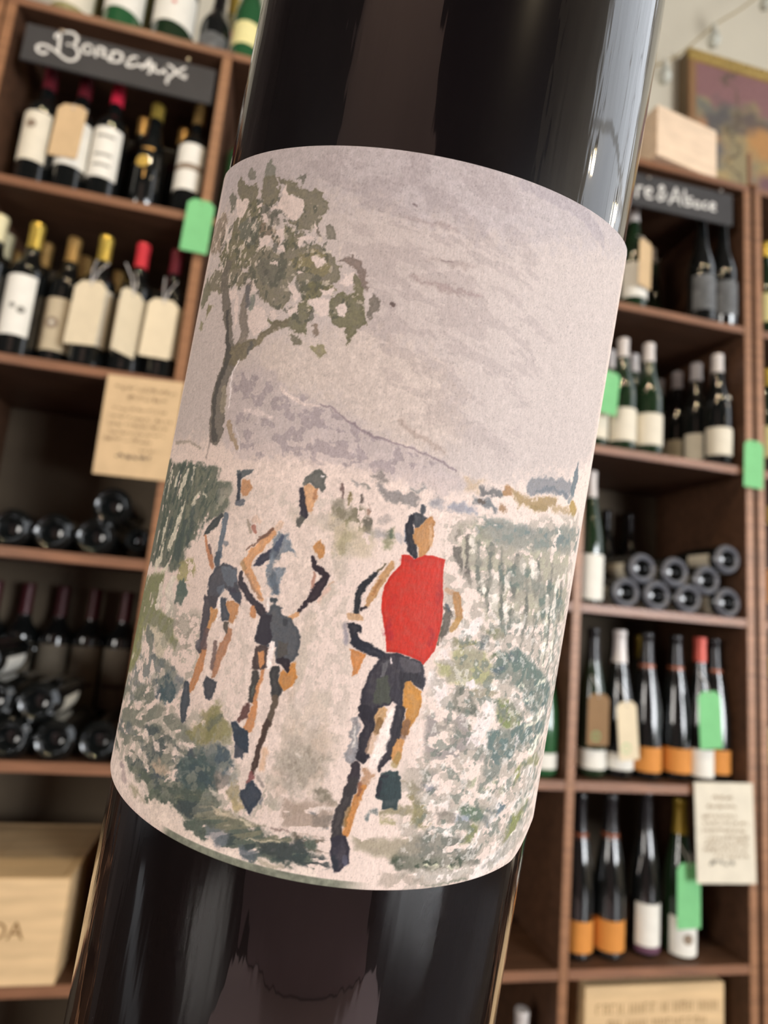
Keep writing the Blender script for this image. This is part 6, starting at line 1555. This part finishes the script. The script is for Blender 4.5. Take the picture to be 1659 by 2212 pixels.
def label_paint():
    nx, nz = 690, 1060
    # columns: dense where the label faces out, sparse round the back
    q = np.linspace(-1, 1, nx - 60)
    fx = np.linspace(-TH_VIS, TH_VIS, 2001)
    proj = np.sin(fx) / (.1172 - LR0 * np.cos(fx))
    th = np.interp(q * proj[-1], proj, fx)
    ext = np.linspace(TH_VIS, math.radians(104), 31)[1:]
    th = np.concatenate([-ext[::-1], th, ext])
    deg = np.clip(np.degrees(th), -66, 66)
    top = 47.15 + .00111 * deg ** 2
    bot = -49.6 + 3.0 * sstep(50, 66, np.degrees(th)) + 1.2 * sstep(8, 0, np.abs(np.degrees(th) + 20)) * 0
    rows = np.linspace(0, 1, nz)
    S = np.broadcast_to(LR0 * 1000 * th, (nz, nx)).copy()
    V = bot[None, :] + (top - bot)[None, :] * rows[:, None]
    # shared noise fields (mm)
    wx = fbm(S * 1.1, V * 1.1, 3, 4) - .5
    wy = fbm(S * 1.1 + 40, V * 1.1, 9, 4) - .5
    wx2 = fbm(S * 3.6, V * 3.6, 23, 3) - .5
    wy2 = fbm(S * 3.6 + 7, V * 3.6, 29, 3) - .5
    mott = fbm(S * 1.6, V * 1.6, 51, 4)
    fine = fbm(S * 5, V * 5, 61, 3)
    C = lambda c: np.array(c) / 255.
    col = np.broadcast_to(C((208, 190, 180)), S.shape + (3,)).copy()
    col *= (1 + (fbm(S * .12, V * .12, 77, 3) - .5) * .06)[..., None]
    for op in PAINT:
        k, c, al = op[:3]
        L = np.array(op[-1], dtype=float)
        L[:, :] /= 100.
        if k == 'S':
            soft, warp, tex = op[3:6]
            pad = L[:, 2].max() / 2 + warp + soft + .2
        elif k == 'P':
            soft, warp, tex = op[3:6]
            pad = warp + soft + .2
        else:
            thr, sx, sy, ang, soft, warp = op[3:9]
            pad = warp + soft + .2
            tex = .3
        x0, x1, y0, y1 = L[:, 0].min() - pad, L[:, 0].max() + pad, L[:, 1].min() - pad, L[:, 1].max() + pad
        cs = np.nonzero((S[0] >= x0) & (S[0] <= x1))[0]
        rs = np.nonzero((V.max(1) >= y0) & (V.min(1) <= y1))[0]
        if not len(cs) or not len(rs):
            continue
        sl = (slice(rs[0], rs[-1] + 1), slice(cs[0], cs[-1] + 1))
        w1, w2 = warp * 2.6, min(warp, .35) * 1.2
        X = S[sl] + wx[sl] * w1 + wx2[sl] * w2
        Y = V[sl] + wy[sl] * w1 + wy2[sl] * w2
        if k == 'S':
            d = np.full(X.shape, 1e9)
            for (ax, ay, aw), (bx, by, bw) in zip(L, L[1:]):
                dx, dy = bx - ax, by - ay
                t = np.clip(((X - ax) * dx + (Y - ay) * dy) / (dx * dx + dy * dy + 1e-9), 0, 1)
                d = np.minimum(d, np.hypot(X - ax - t * dx, Y - ay - t * dy) - (aw + (bw - aw) * t) / 2)
        else:
            d = np.full(X.shape, 1e9)
            ins = np.zeros(X.shape, bool)
            M = len(L)
            for i in range(M):
                ax, ay = L[i, :2]
                bx, by = L[(i + 1) % M, :2]
                dx, dy = bx - ax, by - ay
                t = np.clip(((X - ax) * dx + (Y - ay) * dy) / (dx * dx + dy * dy + 1e-9), 0, 1)
                d = np.minimum(d, np.hypot(X - ax - t * dx, Y - ay - t * dy))
                if dy != 0:
                    cr = ((ay > Y) != (by > Y)) & (X < (bx - ax) * (Y - ay) / (by - ay) + ax)
                    ins ^= cr
            d = np.where(ins, -d, d)
        m = sstep(soft * .5 + .04, -soft * .5 - .04, d)
        if k == 'N':
            a_ = math.radians(ang)
            u = (S[sl] * math.cos(a_) + V[sl] * math.sin(a_)) / sx * 3.2
            v = (-S[sl] * math.sin(a_) + V[sl] * math.cos(a_)) / sy * 3.2
            n = fbm(u * .62 + wx[sl] * .30, v * .62 + wy[sl] * .30, int(sx * 13 + sy * 7 + len(L)), 4)
            m = m * sstep(thr - .022, thr + .022, n)
        mt = mott[sl]
        # pigment pools: darker towards the rim of each touch, lighter and grainier inside
        rim = sstep(-.55, -.05, d) * .16
        m = m * np.clip(al * (1 - tex * 1.1 * np.clip(.62 - mt, 0, 1) + rim), 0, 1)
        cc = C(c) * (1 + (mt - .5)[..., None] * tex * .9 + (fine[sl] - .5)[..., None] * tex * .35)
        col[sl] = col[sl] * (1 - m[..., None]) + cc * m[..., None]
    # paper tooth carried by the print
    g = fbm(S * 9, V * 3.2, 91, 2)
    speck = fbm(S * 7, V * 7, 97, 2)
    col *= (1 + (g - .5) * .14)[..., None]
    col *= (1 - .12 * sstep(.70, .80, speck))[..., None]
    # edge reflection in the glass, painted as a dark strip along the bottom left
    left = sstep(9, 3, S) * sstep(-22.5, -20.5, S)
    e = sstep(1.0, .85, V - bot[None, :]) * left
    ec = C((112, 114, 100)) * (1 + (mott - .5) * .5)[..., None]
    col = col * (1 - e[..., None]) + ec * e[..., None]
    lin = np.where(col <= .04045, col / 12.92, ((np.clip(col, 0, 1) + .055) / 1.055) ** 2.4)
    lum = lin.mean(-1, keepdims=True)
    lin = lum + (lin - lum) * 1.05
    lin = np.clip(lin * PAPER_GAIN, 0, .95)
    P_ = np.stack([LR0 * np.sin(np.broadcast_to(th, S.shape)), -LR0 * np.cos(np.broadcast_to(th, S.shape)), V / 1000], -1)
    idx = np.arange(nx * nz).reshape(nz, nx)
    f = np.stack([idx[:-1, :-1], idx[:-1, 1:], idx[1:, 1:], idx[1:, :-1]], -1).reshape(-1, 4)
    # thin rim back to the glass
    rimP = P_[[0, -1]].copy()
    rimP[..., :2] *= (HR + .00005) / LR0
    co = np.concatenate([P_.reshape(-1, 3), rimP.reshape(-1, 3)])
    n0 = nx * nz
    b0 = np.arange(nx)
    fb = np.stack([n0 + b0[:-1], n0 + b0[1:], idx[0, 1:], idx[0, :-1]], -1)
    ft = np.stack([idx[-1, :-1], idx[-1, 1:], n0 + nx + b0[1:], n0 + nx + b0[:-1]], -1)
    me = quick_mesh('label', co, np.concatenate([f, fb, ft]))
    cl = np.concatenate([lin.reshape(-1, 3), lin[0], np.broadcast_to(np.array([.6, .56, .5]), lin[-1].shape)])
    a = me.color_attributes.new('paint', 'FLOAT_COLOR', 'POINT')
    a.data.foreach_set('color', np.concatenate([cl, np.ones((len(cl), 1))], 1).astype(np.float32).ravel())
    return me


PAPER_GAIN = 1.2
LM = bpy.data.materials.new('textured_label_paper')
nt, b = nodes_of(LM)
at = nt.nodes.new('ShaderNodeAttribute')
at.attribute_name = 'paint'
b.inputs['Roughness'].default_value = .62
b.inputs['Specular IOR Level'].default_value = .35
tc = nt.nodes.new('ShaderNodeTexCoord')
hs = []
for sc_, st in ((2300, (1, 1, .35)), (700, (1, 1, .8))):
    mp = nt.nodes.new('ShaderNodeMapping')
    mp.inputs['Scale'].default_value = st
    nz = nt.nodes.new('ShaderNodeTexNoise')
    nz.inputs['Scale'].default_value = sc_
    nz.inputs['Detail'].default_value = 3
    nt.links.new(tc.outputs['Object'], mp.inputs[0])
    nt.links.new(mp.outputs[0], nz.inputs['Vector'])
    hs.append(nz)
ad = nt.nodes.new('ShaderNodeMath')
ad.operation = 'ADD'
nt.links.new(hs[0].outputs[0], ad.inputs[0])
nt.links.new(hs[1].outputs[0], ad.inputs[1])
bp = nt.nodes.new('ShaderNodeBump')
bp.inputs['Strength'].default_value = .55
bp.inputs['Distance'].default_value = .00012
nt.links.new(ad.outputs[0], bp.inputs['Height'])
nt.links.new(bp.outputs[0], b.inputs['Normal'])
nt.links.new(at.outputs['Color'], b.inputs['Base Color'])
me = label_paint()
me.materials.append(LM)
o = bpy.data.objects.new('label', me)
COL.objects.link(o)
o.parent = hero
tag(o, 'textured paper label painted with a tree, a hill, vines and three runners, one in red')
